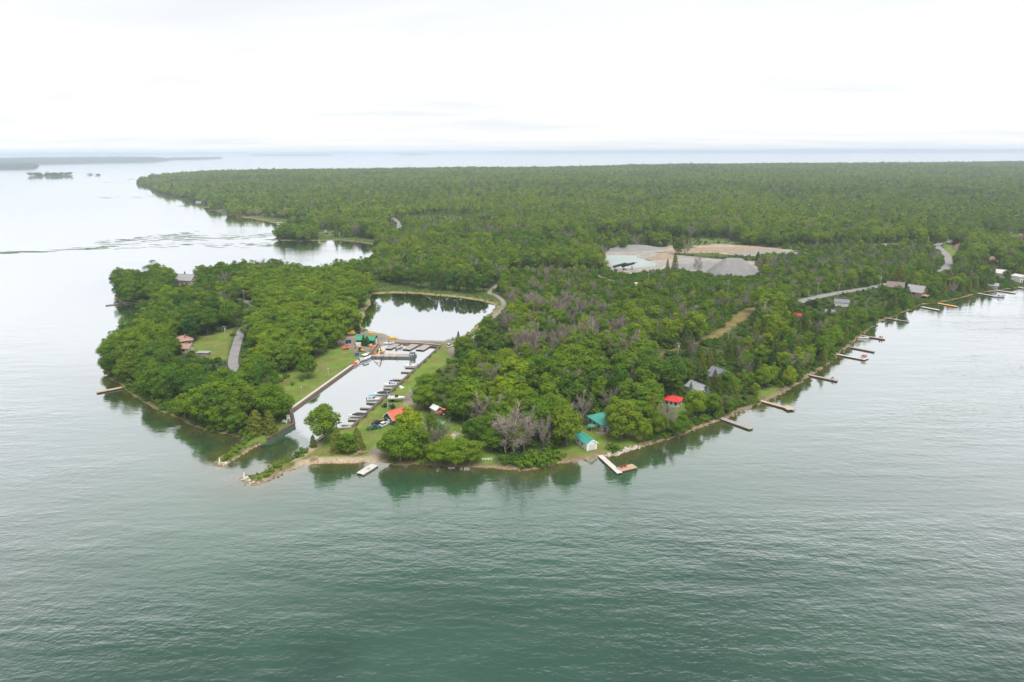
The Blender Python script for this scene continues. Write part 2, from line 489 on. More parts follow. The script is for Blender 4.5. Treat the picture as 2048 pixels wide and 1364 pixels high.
def water_mat(name, ior, body, rough, waves, shallow=True, tint=(0.62, 0.66, 0.48), calm_attr=False):
    """waves: list of (noise scale, stretch x, stretch y, rotation deg, height m)"""
    m, nt = new_mat(name)
    L = nt.links.new
    out = N(nt, 'ShaderNodeOutputMaterial')
    ge = N(nt, 'ShaderNodeNewGeometry')
    h = None
    for i, (s, sx, sy, rot, amp) in enumerate(waves):
        mp = N(nt, 'ShaderNodeMapping')
        mp.inputs['Scale'].default_value = (s * sx, s * sy, 1)
        mp.inputs['Rotation'].default_value = (0, 0, R(rot))
        L(ge.outputs['Position'], mp.inputs[0])
        n = N(nt, 'ShaderNodeTexNoise', i_Scale=1.0, i_Detail=3.0, i_Roughness=0.55)
        L(mp.outputs[0], n.inputs['Vector'])
        a = N(nt, 'ShaderNodeMath', operation='MULTIPLY', i_1=amp)
        L(n.outputs['Fac'], a.inputs[0])
        if h is None:
            h = a.outputs[0]
        else:
            s2 = N(nt, 'ShaderNodeMath', operation='ADD')
            L(h, s2.inputs[0])
            L(a.outputs[0], s2.inputs[1])
            h = s2.outputs[0]
    # patches of wind and calm
    pm = N(nt, 'ShaderNodeMapping')
    pm.inputs['Scale'].default_value = (0.007, 0.022, 1)
    pm.inputs['Rotation'].default_value = (0, 0, R(-22))
    L(ge.outputs['Position'], pm.inputs[0])
    pn = N(nt, 'ShaderNodeTexNoise', i_Scale=1.0, i_Detail=4.0, i_Roughness=0.55, i_Distortion=0.5)
    L(pm.outputs[0], pn.inputs['Vector'])
    pr = N(nt, 'ShaderNodeMapRange', i_1=0.34, i_2=0.66, i_3=0.35, i_4=1.3)
    L(pn.outputs['Fac'], pr.inputs[0])
    hm = N(nt, 'ShaderNodeMath', operation='MULTIPLY')
    L(h, hm.inputs[0])
    L(pr.outputs[0], hm.inputs[1])
    h = hm.outputs[0]
    if calm_attr:
        ca = N(nt, 'ShaderNodeAttribute', attribute_name='wave')
        h2 = N(nt, 'ShaderNodeMath', operation='MULTIPLY')
        L(h, h2.inputs[0])
        L(ca.outputs['Fac'], h2.inputs[1])
        h = h2.outputs[0]
    bp = N(nt, 'ShaderNodeBump', i_Strength=1.0, i_Distance=1.0)
    L(h, bp.inputs['Height'])
    lw = N(nt, 'ShaderNodeLayerWeight', i_Blend=0.5)
    L(bp.outputs[0], lw.inputs['Normal'])
    fr = N(nt, 'ShaderNodeMapRange', interpolation_type='SMOOTHSTEP', i_1=ior, i_2=0.90, i_3=0.015, i_4=0.96)
    L(lw.outputs['Facing'], fr.inputs[0])
    if calm_attr:
        pa = N(nt, 'ShaderNodeAttribute', attribute_name='gloss')
        L(pa.outputs['Fac'], fr.inputs[1])
    gl = N(nt, 'ShaderNodeBsdfGlossy', i_Roughness=rough)
    gl.inputs[0].default_value = (0.97, 0.985, 1.0, 1)
    L(bp.outputs[0], gl.inputs['Normal'])
    df = N(nt, 'ShaderNodeBsdfDiffuse')
    # cloudiness of the water itself: slow patches of greener and greyer water
    bn = N(nt, 'ShaderNodeTexNoise', i_Scale=0.018, i_Detail=4.0, i_Roughness=0.5, i_Distortion=0.6)
    L(ge.outputs['Position'], bn.inputs['Vector'])
    rp = N(nt, 'ShaderNodeValToRGB')
    rp.color_ramp.elements[0].position = 0.38
    rp.color_ramp.elements[1].position = 0.64
    rp.color_ramp.elements[0].color = (*body[0], 1)
    rp.color_ramp.elements[1].color = (*body[1], 1)
    L(bn.outputs['Fac'], rp.inputs[0])
    bcol = rp.outputs[0]
    if calm_attr:                                      # greener water over the pale shoal off the shore
        sa_ = N(nt, 'ShaderNodeAttribute', attribute_name='shoal')
        sm_ = N(nt, 'ShaderNodeMix', data_type='RGBA')
        sm_.inputs['B'].default_value = (0.032, 0.105, 0.052, 1)
        L(sa_.outputs['Fac'], sm_.inputs['Factor'])
        L(bcol, sm_.inputs['A'])
        bcol = sm_.outputs['Result']
    L(bcol, df.inputs[0])
    under = df.outputs[0]
    if shallow:
        op = N(nt, 'ShaderNodeAttribute', attribute_name='opac')
        tp = N(nt, 'ShaderNodeBsdfTransparent')
        tp.inputs[0].default_value = (*tint, 1)
        mx = N(nt, 'ShaderNodeMixShader')
        L(op.outputs['Fac'], mx.inputs[0])
        L(tp.outputs[0], mx.inputs[1])
        L(under, mx.inputs[2])
        under = mx.outputs[0]
    mf = N(nt, 'ShaderNodeMixShader')
    L(fr.outputs[0], mf.inputs[0])
    L(under, mf.inputs[1])
    L(gl.outputs[0], mf.inputs[2])
    L(mf.outputs[0], out.inputs[0])
    return m


M['lake'] = water_mat('lake_water', 0.27, ((0.019, 0.046, 0.036), (0.029, 0.066, 0.049)), 0.06,
                      [(0.50, 0.7, 1.0, 24, 0.19), (1.4, 0.7, 1.0, -18, 0.085), (0.17, 0.28, 1.0, 38, 0.50)], calm_attr=True)
M['pond'] = water_mat('pond_water', 0.0, ((0.045, 0.05, 0.035), (0.06, 0.062, 0.04)), 0.02, [(0.8, 0.5, 1, 10, 0.012)], shallow=True, tint=(0.5, 0.45, 0.3))
M['quarry'] = water_mat('quarry_water', 0.86, ((0.285, 0.335, 0.322), (0.325, 0.372, 0.352)), 0.05, [(0.8, 0.5, 1, 10, 0.02)], shallow=False)

# ------------------------------------------------------------------ mesh helpers


def link(name, me, mat=None, parent=None):
    o = bpy.data.objects.new(name, me)
    COL.objects.link(o)
    if mat is not None and not me.materials:
        me.materials.append(M[mat] if isinstance(mat, str) else mat)
    if parent:
        o.parent = parent
    return o


def mesh_np(name, V, F, mat=None):
    """V (n,3); F list/array of equal-sized faces or list of tuples"""
    me = bpy.data.meshes.new(name)
    V = np.asarray(V, np.float32)
    if isinstance(F, np.ndarray):
        k = F.shape[1]
        me.vertices.add(len(V))
        me.vertices.foreach_set('co', V.ravel())
        me.loops.add(F.size)
        me.loops.foreach_set('vertex_index', F.ravel().astype(np.int32))
        me.polygons.add(len(F))
        me.polygons.foreach_set('loop_start', np.arange(0, F.size, k, dtype=np.int32))
        me.update(calc_edges=True)
    else:
        me.from_pydata(V.tolist(), [], F)
        me.update()
    if mat is not None:
        me.materials.append(M[mat] if isinstance(mat, str) else mat)
    return me


class MB:
    """collects simple solids and links them as one mesh"""

    def __init__(self):
        self.v, self.f = [], []

    def add(self, vs, fs):
        n = len(self.v)
        self.v += [tuple(v) for v in vs]
        self.f += [tuple(i + n for i in f) for f in fs]
        return self

    def box(self, c, s, rz=0.0, taper=1.0):
        cx, cy_, cz = c
        hx, hy, hz = s[0] / 2, s[1] / 2, s[2] / 2
        ca, sa = math.cos(rz), math.sin(rz)
        vs_ = []
        for z, t in ((-hz, 1.0), (hz, taper)):
            for x, y in ((-hx, -hy), (hx, -hy), (hx, hy), (-hx, hy)):
                x, y = x * t, y * t
                vs_.append((cx + x * ca - y * sa, cy_ + x * sa + y * ca, cz + z))
        return self.add(vs_, [(3, 2, 1, 0), (4, 5, 6, 7), (0, 1, 5, 4), (1, 2, 6, 5), (2, 3, 7, 6), (3, 0, 4, 7)])

    def tube(self, p, q, r0, r1=None, n=6, cap=True):
        r1 = r0 if r1 is None else r1
        p, q = Vector(p), Vector(q)
        d = (q - p).normalized()
        a = d.orthogonal().normalized()
        b = d.cross(a)
        vs_ = []
        for c, r in ((p, r0), (q, r1)):
            for k in range(n):
                t = 2 * math.pi * k / n
                vs_.append(c + a * (r * math.cos(t)) + b * (r * math.sin(t)))
        fs = [(k, (k + 1) % n, n + (k + 1) % n, n + k) for k in range(n)]
        if cap:
            fs += [tuple(range(n - 1, -1, -1)), tuple(range(n, 2 * n))]
        return self.add(vs_, fs)

    def beam(self, p, q, w, h):
        p, q = Vector(p), Vector(q)
        d = (q - p).normalized()
        s = d.cross(Vector((0, 0, 1)))
        s = s.normalized() if s.length > 1e-4 else Vector((1, 0, 0))
        u = s.cross(d)
        vs_ = []
        for c in (p, q):
            for i, j in ((-1, -1), (1, -1), (1, 1), (-1, 1)):
                vs_.append(c + s * (i * w / 2) + u * (j * h / 2))
        return self.add(vs_, [(3, 2, 1, 0), (4, 5, 6, 7), (0, 1, 5, 4), (1, 2, 6, 5), (2, 3, 7, 6), (3, 0, 4, 7)])

    def prism(self, poly, z0, z1):
        n = len(poly)
        vs_ = [(x, y, z0) for x, y in poly] + [(x, y, z1) for x, y in poly]
        return self.add(vs_, [tuple(range(n - 1, -1, -1)), tuple(range(n, 2 * n))] + [(k, (k + 1) % n, n + (k + 1) % n, n + k) for k in range(n)])

    def loft(self, rings, cap=True):
        n = len(rings[0])
        vs_ = [p for r in rings for p in r]
        fs = []
        for i in range(len(rings) - 1):
            for k in range(n):
                a, b = i * n + k, i * n + (k + 1) % n
                fs.append((a, b, b + n, a + n))
        if cap:
            fs += [tuple(range(n - 1, -1, -1)), tuple(range((len(rings) - 1) * n, len(rings) * n))]
        return self.add(vs_, fs)

    def rock(self, c, s, rnd, squash=0.6):
        vs_ = []
        for z, r in ((-0.9, 0.5), (-0.3, 1.0), (0.35, 0.85), (0.85, 0.35)):
            for k in range(5):
                t = 2 * math.pi * (k + 0.3 * z) / 5
                rr = r * rnd.uniform(0.75, 1.2)
                vs_.append((c[0] + s * rr * math.cos(t), c[1] + s * rr * math.sin(t), c[2] + s * squash * z * rnd.uniform(0.8, 1.15)))
        fs = []
        for i in range(3):
            for k in range(5):
                a, b = i * 5 + k, i * 5 + (k + 1) % 5
                fs.append((a, b, b + 5, a + 5))
        fs += [(4, 3, 2, 1, 0), (15, 16, 17, 18, 19)]
        return self.add(vs_, fs)

    def build(self, name, mat, parent=None, bevel=0.0):
        me = bpy.data.meshes.new(name)
        me.from_pydata(self.v, [], self.f)
        me.update()
        me.materials.append(M[mat] if isinstance(mat, str) else mat)
        o = link(name, me, None, parent)
        if bevel:
            b = o.modifiers.new('bevel', 'BEVEL')
            b.width = bevel
            b.segments = 2
            b.limit_method = 'ANGLE'
        return o


def tag(o, label=None, cat=None, group=None, kind=None):
    if label:
        o['label'] = label
    if cat:
        o['category'] = cat
    if group:
        o['group'] = group
    if kind:
        o['kind'] = kind
    return o


def thing(name, label, cat, loc, rz=0.0, group=None, scale=None):
    o = bpy.data.objects.new(name, None)
    o.empty_display_size = 0.5
    COL.objects.link(o)
    o.location = loc
    o.rotation_euler = (0, 0, rz)
    if scale:
        o.scale = scale
    return tag(o, label, cat, group)


def at(px, py, z=None):
    """a spot on the ground (or at height z) that is seen at that pixel"""
    if z is not None:
        x, y = G(px, py, z)
        return Vector((x, y, z))
    x, y = G(px, py, 1.0)
    h = gz(x, y)
    x, y = G(px, py, h)
    return Vector((x, y, gz(x, y)))


def smooth_line(P, n=6):
    P = [np.array(p, float) for p in P]
    out = []
    for i in range(len(P) - 1):
        p0, p1, p2, p3 = P[max(i - 1, 0)], P[i], P[i + 1], P[min(i + 2, len(P) - 1)]
        for k in range(n):
            t = k / n
            out.append(0.5 * ((2 * p1) + (-p0 + p2) * t + (2 * p0 - 5 * p1 + 4 * p2 - p3) * t * t + (-p0 + 3 * p1 - 3 * p2 + p3) * t ** 3))
    out.append(P[-1])
    return np.array(out)

# ------------------------------------------------------------------ THE SETTING: ground sheet


def axis(lo, hi, step, outlo, outhi, grow=1.13, cap=900.0):
    a = list(np.arange(lo, hi + 0.01, step))
    s, x = step, a[-1]
    while x < outhi:
        s = min(s * grow, cap)
        x += s
        a.append(x)
    s, x = step, a[0]
    b = []
    while x > outlo:
        s = min(s * grow, cap)
        x -= s
        b.append(x)
    return np.array(b[::-1] + a)


GX = axis(-250, 420, 1.6, -32000, 32000)
GY = axis(170, 640, 1.6, -700, 31000, grow=1.05)
XX, YY = np.meshgrid(GX, GY)
GPTS = np.stack([XX.ravel(), YY.ravel()], 1)
gzv, gdd, gdc = ground_height(GPTS)

LAWN = [GP([(512, 775), (545, 753), (600, 740), (655, 708), (690, 692), (720, 702), (745, 706), (708, 731), (582, 822), (570, 800)]),
        GP([(441, 922), (463, 904), (488, 887), (536, 880), (520, 886), (494, 899), (462, 919)]), GP([(497, 957), (525, 951), (545, 942), (590, 919), (610, 910), (615, 922), (590, 929), (560, 941), (535, 955), (512, 963)]),
        GP([(590, 852), (536, 882), (500, 889), (480, 880), (500, 862), (550, 842)]),
        GP([(885, 690), (912, 687), (905, 720), (850, 768), (845, 800), (850, 835), (905, 850), (985, 880), (990, 932), (760, 920), (640, 922), (602, 914), (637, 882), (704, 857)]),
        GP([(1128, 885), (1160, 862), (1200, 858), (1262, 860), (1320, 868), (1300, 884), (1212, 910), (1150, 920), (1110, 925)]),
        GP([(380, 705), (390, 680), (430, 676), (468, 660), (455, 725), (410, 722)]),
        GP([(1340, 812), (1385, 812), (1390, 835), (1350, 840)]),
        GP([(1500, 785), (1560, 778), (1540, 795), (1515, 800)]),
        GP([(1885, 490), (1912, 495), (1912, 530), (1900, 545)])]
MARSH = [GP([(745, 570), (850, 566), (975, 580), (1000, 590), (1012, 605), (1000, 622), (980, 640), (955, 668), (905, 690), (770, 690), (725, 665), (700, 640), (735, 600)]),
         GP([(475, 434), (540, 436), (600, 442), (640, 452), (600, 458), (560, 450)]), GP([(636, 475), (700, 476), (750, 480), (754, 490), (640, 483)]),
         GP([(1350, 492), (1450, 505), (1460, 520), (1345, 510)])]
YARD = [GP([(668, 690), (700, 668), (755, 664), (792, 676), (815, 683), (905, 685), (905, 690), (790, 688), (765, 695), (735, 708), (690, 702)]),
        GP([(820, 782), (845, 776), (850, 800), (836, 806), (822, 822), (800, 828), (806, 808)]),
        GP([(895, 700), (912, 695), (912, 712), (898, 716)]),
        GP([(740, 905), (760, 890), (768, 926), (745, 924)])]
QUARRY_YARD = [GP([(1200, 506), (1225, 503), (1254, 503), (1290, 500), (1343, 496), (1350, 512), (1420, 520), (1512, 528), (1520, 554), (1465, 558), (1371, 545), (1336, 540), (1265, 553), (1225, 549), (1205, 520)])]
TAN_YARD = [GP([(1380, 496), (1441, 493), (1523, 498), (1594, 506), (1577, 511), (1512, 517), (1450, 513)]),
            GP([(1335, 494), (1350, 494), (1345, 520), (1330, 532), (1318, 520)]),
            GP([(1822, 485), (1836, 490), (1830, 493)]), GP([(1750, 493), (1790, 491), (1800, 496), (1760, 497)])]
DIRT = [GP([(1525, 622), (1500, 622), (1478, 630), (1455, 650), (1434, 668), (1402, 685), (1368, 697), (1340, 706), (1298, 722), (1298, 727), (1342, 711), (1370, 701), (1405, 691), (1443, 680), (1462, 664), (1478, 652), (1500, 640)])]
CLEAR = LAWN + MARSH + YARD + QUARRY_YARD + TAN_YARD + DIRT


def zone_w(P, polys, soft=1.5):
    w = np.zeros(len(P))
    for q in polys:
        lo, hi = q.min(0) - 6, q.max(0) + 6
        m = (P[:, 0] > lo[0]) & (P[:, 0] < hi[0]) & (P[:, 1] > lo[1]) & (P[:, 1] < hi[1])
        if not m.any():
            continue
        s = sdf(P[m], q) + (fbm(P[m][:, 0] / 3, P[m][:, 1] / 3, 4) - 0.5) * 3
        w[m] = np.maximum(w[m], sstep(-soft, soft, s))
    return w


def blend(c, w, rgb):
    return c * (1 - w[:, None]) + np.array(rgb) * w[:, None]


gc = np.tile(np.array([0.040, 0.060, 0.020]), (len(GPTS), 1))
nz = fbm(GPTS[:, 0] / 14, GPTS[:, 1] / 14, 2)
gc = blend(gc, sstep(0.45, 0.7, nz) * 0.7, (0.075, 0.085, 0.030))
gc = blend(gc, sstep(0.66, 0.72, fbm(GPTS[:, 0] / 110, GPTS[:, 1] / 70, 91)) * (GPTS[:, 1] > 640), (0.10, 0.13, 0.04))
SCRUB_G = [GP([(1010, 545), (1200, 545), (1260, 556), (1380, 552), (1480, 562), (1540, 560), (1525, 500), (1700, 492), (1870, 492), (1880, 520), (1880, 548), (1620, 596), (1500, 625), (1430, 668), (1310, 700), (1220, 640), (1010, 610)]),
           GP([(790, 432), (985, 432), (1005, 472), (830, 474)])]
gc = blend(gc, zone_w(GPTS, SCRUB_G, 5) * (0.45 + 0.55 * sstep(0.35, 0.65, fbm(GPTS[:, 0] / 11, GPTS[:, 1] / 11, 15))), (0.105, 0.135, 0.042))
marsh_c = zone_w(GPTS, MARSH, 3)
gc = blend(gc, marsh_c, (0.065, 0.098, 0.028))
gc = blend(gc, zone_w(GPTS, LAWN), (0.116, 0.176, 0.029))
gc = blend(gc, zone_w(GPTS, LAWN) * sstep(0.45, 0.68, fbm(GPTS[:, 0] / 6, GPTS[:, 1] / 6, 31)) * 0.65, (0.16, 0.135, 0.05))
gc = blend(gc, zone_w(GPTS, YARD), (0.21, 0.18, 0.15))
gc = blend(gc, zone_w(GPTS, QUARRY_YARD, 3), (0.27, 0.25, 0.225))
gc = blend(gc, zone_w(GPTS, TAN_YARD, 3), (0.34, 0.27, 0.21))
gc = blend(gc, zone_w(GPTS, DIRT, 2), (0.165, 0.13, 0.048))
# pond rim of dead reeds
rim = sstep(-2.0, 0.5, -sdf(GPTS, POND)) * (1 - sstep(1.5, 5.0, -sdf(GPTS, POND)))
gc = blend(gc, rim * 0.8, (0.26, 0.22, 0.11))
# beach strips of pale sand and stones on the open shore
sh = land_sdf(GPTS)[0]
pxs, pys, _ = proj(GPTS[:, 0], GPTS[:, 1], np.zeros(len(GPTS)))
nearcam = (GPTS[:, 1] > 120) & (GPTS[:, 1] < 640)
beach = np.where(nearcam & (pxs > 530) & (gdc > 4) & (GPTS[:, 1] < 520), 1 - sstep(0.8, 1.8, sh), 0) * (sh > -0.6)
front = np.where((pxs > 560) & (pxs < 765) & (pys > 900), 1.0, 0.0)
gc = blend(gc, beach, (0.19, 0.14, 0.09))
frontb = np.where((pxs > 590) & (pxs < 765) & (pys > 890), 1 - sstep(2.4, 4.2, sh), 0) * (sh > -0.6)
gc = blend(gc, frontb, (0.36, 0.29, 0.20))
# lake bed
bed = (gdd < 0)
gc = np.where(bed[:, None], np.array([0.25, 0.185, 0.095]) * (0.75 + 0.5 * fbm(GPTS[:, 0] / 5, GPTS[:, 1] / 5, 77))[:, None], gc)
nxg, nyg = len(GX), len(GY)
ii = np.arange((nyg - 1) * nxg).reshape(nyg - 1, nxg)[:, :-1].ravel()
QF = np.stack([ii, ii + 1, ii + 1 + nxg, ii + nxg], 1)
gme = mesh_np('ground', np.column_stack([GPTS, gzv]), QF, 'ground')
ca = gme.color_attributes.new('gcol', 'FLOAT_COLOR', 'POINT')
ca.data.foreach_set('color', np.column_stack([gc, np.ones(len(gc))]).astype(np.float32).ravel())
gme.polygons.foreach_set('use_smooth', np.ones(len(QF), bool))
ground = tag(link('ground', gme), kind='structure')

# ---- lake surface on the same grid
wd = np.maximum(-gdd, 0)
opac = 1 - np.exp(-np.maximum(-gzv - 0.05, 0) * 1.7)
in_canal = inside(GPTS, CANAL_POLY)
wave = np.where(in_canal, 0.10, 1.0)
# sheltered water in the bay, the lagoon and on the far side of the point
lag = (1 - sstep(-100, 0, GPTS[:, 0])) * sstep(290, 420, GPTS[:, 1])
wave = np.where(in_canal, wave, wave * (1 - 0.66 * lag))
wave = wave * (0.22 + 0.78 * sstep(6, 60, wd))
wave = wave * (1 - 0.75 * sstep(600, 1600, GPTS[:, 1]))
wme = mesh_np('lake_water', np.column_stack([GPTS, np.zeros(len(GPTS))]), QF, 'lake')
gloss = np.where(in_canal, 0.08, 0.345 - 0.18 * lag)
for nm, arr in (('opac', opac), ('wave', wave), ('gloss', gloss), ('shoal', np.exp(-wd / 38.0) * 0.9)):
    a = wme.attributes.new(nm, 'FLOAT', 'POINT')
    a.data.foreach_set('value', arr.astype(np.float32))
lake = tag(link('lake_water', wme), kind='structure')


def sheet(name, poly, z, mat, grow, step, opac_k=None):
    lo, hi = poly.min(0) - grow - 2, poly.max(0) + grow + 2
    xs, ys = np.arange(lo[0], hi[0] + step, step), np.arange(lo[1], hi[1] + step, step)
    X, Y = np.meshgrid(xs, ys)
    P = np.stack([X.ravel(), Y.ravel()], 1)
    n = len(xs)
    i0 = np.arange((len(ys) - 1) * n).reshape(len(ys) - 1, n)[:, :-1].ravel()
    F = np.stack([i0, i0 + 1, i0 + 1 + n, i0 + n], 1)
    s = sdf(P, poly)
    keep = (s[F] > -grow).any(1)
    me = mesh_np(name, np.column_stack([P, np.full(len(P), z)]), F[keep], mat)
    if opac_k is not None:
        a = me.attributes.new('opac', 'FLOAT', 'POINT')
        a.data.foreach_set('value', (1 - np.exp(-np.maximum(s, 0) * opac_k)).astype(np.float32))
    return tag(link(name, me), kind='structure')


sheet('pond_water', POND, 0.06, 'pond', 3, 2.0, 0.25)
sheet('quarry_pool_water', QUARRY, 0.06, 'quarry', 3, 3.0)


# ---- roads
def ribbon(name, pts, width, mat, lift=0.06, sub=6, kind='structure'):
    L_ = smooth_line(pts, sub)
    V, F = [], []
    n = len(L_)
    nw = 5
    for i in range(n):
        t = L_[min(i + 1, n - 1)] - L_[max(i - 1, 0)]
        t = t / np.linalg.norm(t)
        s = np.array([-t[1], t[0]])
        w = width[min(int(i / sub), len(width) - 1)] if isinstance(width, (list, tuple)) else width
        for k in range(nw):
            u = k / (nw - 1) - 0.5
            q = L_[i] + s * w * u
            V.append((q[0], q[1], 0))
    V = np.array(V)
    zz = ground_at(V[:, :2])[0].reshape(n, nw)
    zz = np.maximum(zz, 0.5)
    zz[:] = zz.max(1, keepdims=True)
    for _ in range(4):
        zz[1:-1] = np.maximum(zz[1:-1], (zz[:-2] + zz[1:-1] + zz[2:]) / 3)
    crown_ = np.array([0, .04, .06, .04, 0])
    V[:, 2] = (zz + lift + crown_[None, :]).ravel()
    for i in range(n - 1):
        for k in range(nw - 1):
            a = i * nw + k
            F.append((a, a + 1, a + 1 + nw, a + nw))
    return tag(link(name, mesh_np(name, V, np.array(F), mat)), kind=kind)


ROAD_MAIN = GP([(1990, 470), (1940, 479), (1905, 486), (1886, 490), (1873, 494.5), (1880, 503), (1890, 512), (1896, 521), (1896, 531), (1888, 542), (1862, 553), (1820, 563), (1770, 573),
                (1715, 584), (1660, 593), (1612, 605), (1575, 618), (1530, 630)])
ROAD_PEN = GP([(440, 590), (460, 595), (479, 602), (497, 609), (514, 622), (514, 640), (497, 656), (484, 668), (478, 685), (470, 712), (467, 735), (478, 752)])
TRACK = GP([(1000, 570), (979, 588), (990, 593), (1003, 602), (1008, 613), (1000, 625), (985, 638), (965, 660), (950, 677), (925, 685), (880, 686.5), (815, 685.5), (780, 684)])
ROAD_FAR = GP([(760, 430), (782, 438), (790, 443), (799, 452), (800, 462)])
ribbon('shore_road', ROAD_MAIN, 6.6, 'asphalt', 0.12)
ribbon('peninsula_road', ROAD_PEN, 4.6, 'asphalt', 0.12)
ribbon('pond_track', TRACK, 3.2, 'track', 0.10)
ribbon('distant_road', ROAD_FAR, 8.0, 'asphalt', 0.3)
QUARRY_LANE = GP([(1190, 555), (1215, 566), (1240, 571), (1262, 572)])
ribbon('quarry_lane', QUARRY_LANE, 5.0, 'track', 0.15)
ROADS = [ROAD_MAIN, ROAD_PEN, TRACK, ROAD_FAR, QUARRY_LANE]


# ---- wooded far shores across the lake
def far_mass(name, front_px, depth, height, nx, ny, seed):
    F0 = np.array([G(*p) for p in front_px])
    L_ = smooth_line(F0, max(2, nx // len(F0)))
    n = len(L_)
    V, F = [], []
    for j in range(ny):
        v = j / (ny - 1)
        for i in range(n):
            p = L_[i]
            dirv = np.array([p[0], p[1]]) / np.hypot(*p)
            e = min(1, 6 * (1 - v)) * min(1.0, 10 * min(i, n - 1 - i) / n + 0.05)
            q = p + dirv * depth * v * (0.35 + 0.65 * min(1, 5 * min(i, n - 1 - i) / n))
            rise = 0 if j == 0 else (0.35 if j == 1 else 0.45 + 0.55 * v)
            h = height * rise * (0.55 + 0.75 * float(fbm(q[0] / (height * 14), q[1] / (height * 14), seed)) + 0.22 * random.random()) * (0.3 + 0.7 * e)
            V.append((q[0], q[1], -0.5 if j == 0 else h))
        if j == 0:
            pass
    m = n
    for j in range(ny - 1):
        for i in range(n - 1):
            a = j * m + i
            F.append((a, a + 1, a + 1 + m, a + m))
    return tag(link(name, mesh_np(name, np.array(V), np.array(F), 'farwood')), kind='stuff')


far_mass('wooded_headland', [(-420, 344), (-200, 342), (-60, 340), (0, 338), (35, 338), (62, 336.5), (78, 333)], 900, 26, 90, 14, 1)
far_mass('wooded_far_shore', [(-500, 333), (-200, 331), (0, 330), (75, 328), (140, 327), (200, 325.5), (270, 324), (338, 321.5)], 3500, 40, 160, 14, 2)
far_mass('wooded_spit', [(330, 320.5), (370, 319.5), (410, 318.5), (446, 317)], 1500, 24, 60, 8, 6)
far_mass('wooded_horizon_shore', [(-700, 312.5), (-200, 312), (200, 311.5), (400, 310), (520, 309), (900, 307.3), (1200, 306.6), (1500, 306), (1800, 305.4), (2048, 305), (2400, 303.5), (2900, 302)], 5000, 85, 420, 8, 3)
far_mass('wooded_low_island', [(500, 311), (520, 311.2), (560, 311.5), (600, 311.5), (640, 311), (668, 310)], 800, 34, 60, 6, 4)
far_mass('wooded_low_island', [(793, 309.2), (810, 309.7), (835, 309.6), (858, 308.8)], 700, 28, 40, 6, 5)


def islet(name, pts, hgt):
    P = GP(pts)
    c = P.mean(0)
    L_ = smooth_line(list(P) + [P[0]], 4)[:-1]
    V = [(c[0], c[1], hgt)] + [(c[0] + (p[0] - c[0]) * .6, c[1] + (p[1] - c[1]) * .6, hgt * .9) for p in L_] + [(p[0], p[1], -0.4) for p in L_]
    n = len(L_)
    F = [(0, 1 + i, 1 + (i + 1) % n) for i in range(n)] + [(1 + i, 1 + n + i, 1 + n + (i + 1) % n, 1 + (i + 1) % n) for i in range(n)]
    me = mesh_np(name, np.array(V), F, 'ground')
    a = me.color_attributes.new('gcol', 'FLOAT_COLOR', 'POINT')
    a.data.foreach_set('color', np.tile(np.array([0.06, 0.09, 0.03, 1], np.float32), len(V)))
    return tag(link(name, me), kind='structure'), P


ISLETS = []
for pts in ([(55, 352.5), (80, 354), (110, 354), (140, 353), (152, 351), (130, 349.5), (95, 349.5), (65, 350.5)],
            [(176, 350), (184, 350.4), (188, 349.8), (180, 349.4)], [(191, 350.5), (200, 351), (202, 350.2), (194, 349.8)]):
    ISLETS.append(islet('islet_ground', pts, 1.2)[1])

# @@TREES
# ------------------------------------------------------------------ TREES: models
def leaf_quads(P, Nn, size, rg, aspect=1.0):
    n = len(P)
    a = rg.normal(size=(n, 3))
    t = np.cross(Nn, a)
    t /= np.linalg.norm(t, axis=1)[:, None] + 1e-9
    b = np.cross(Nn, t)
    s = (size * rg.uniform(0.6, 1.25, n))[:, None]
    k = aspect
    q = np.stack([P - t * s * 0.5 * k, P - b * s * 0.36 + Nn * s * 0.06, P + t * s * 0.55 * k, P + b * s * 0.36 - Nn * s * 0.04], 1)
    return q.reshape(-1, 3)


def quads_mesh(name, V, mat):
    F = np.arange(len(V)).reshape(-1, 4)
    return mesh_np(name, V, F, mat)


def unit(v):
    return v / (np.linalg.norm(v, axis=1)[:, None] + 1e-9)


def crown_broad(seed, H, W, base, nclump, per, leaf, squash=1.0, irregular=0.25):
    rg = np.random.default_rng(seed)
    zc = (H + base) / 2
    rz, rx = (H - base) / 2, W / 2
    out = []
    g = np.pi * (3 - 5 ** 0.5)
    k = np.arange(nclump)
    u = 1 - 1.86 * (k + 0.5) / nclump
    th = g * k + rg.uniform(0, 6.28)
    d = np.stack([np.sqrt(np.maximum(0, 1 - u * u)) * np.cos(th), np.sqrt(np.maximum(0, 1 - u * u)) * np.sin(th), u], 1)
    d = unit(d + rg.normal(size=d.shape) * 0.16)
    rad = rg.uniform(0.62 - irregular * .4, 0.80 + irregular * .15, nclump)
    C = np.stack([d[:, 0] * rx * rad, d[:, 1] * rx * rad, zc + d[:, 2] * rz * rad], 1)
    cr = rg.uniform(0.24, 0.42, nclump) * rx
    for c, r, dd_ in zip(C, cr, d):
        m = int(per * (r / (0.32 * rx)) ** 2)
        v = unit(rg.normal(size=(m, 3)) + dd_ * 0.55 + np.array([0, 0, 0.35]))
        rr = r * rg.uniform(0.55, 1.22, m) ** 0.8
        P = c + v * rr[:, None] * np.array([1, 1, 0.82])
        nn = unit(v + rg.normal(size=v.shape) * 0.5 + np.array([0, 0, 0.25]))
        out.append(leaf_quads(P, nn, leaf, rg))
    m = int(nclump * per * 0.12)                       # inner leaves so the crown is not hollow
    v = unit(rg.normal(size=(m, 3)))
    P = np.array([0, 0, zc]) + v * (rg.uniform(0.2, 0.62, m)[:, None]) * np.array([rx, rx, rz])
    out.append(leaf_quads(P, v, leaf * 1.5, rg))
    return np.concatenate(out)


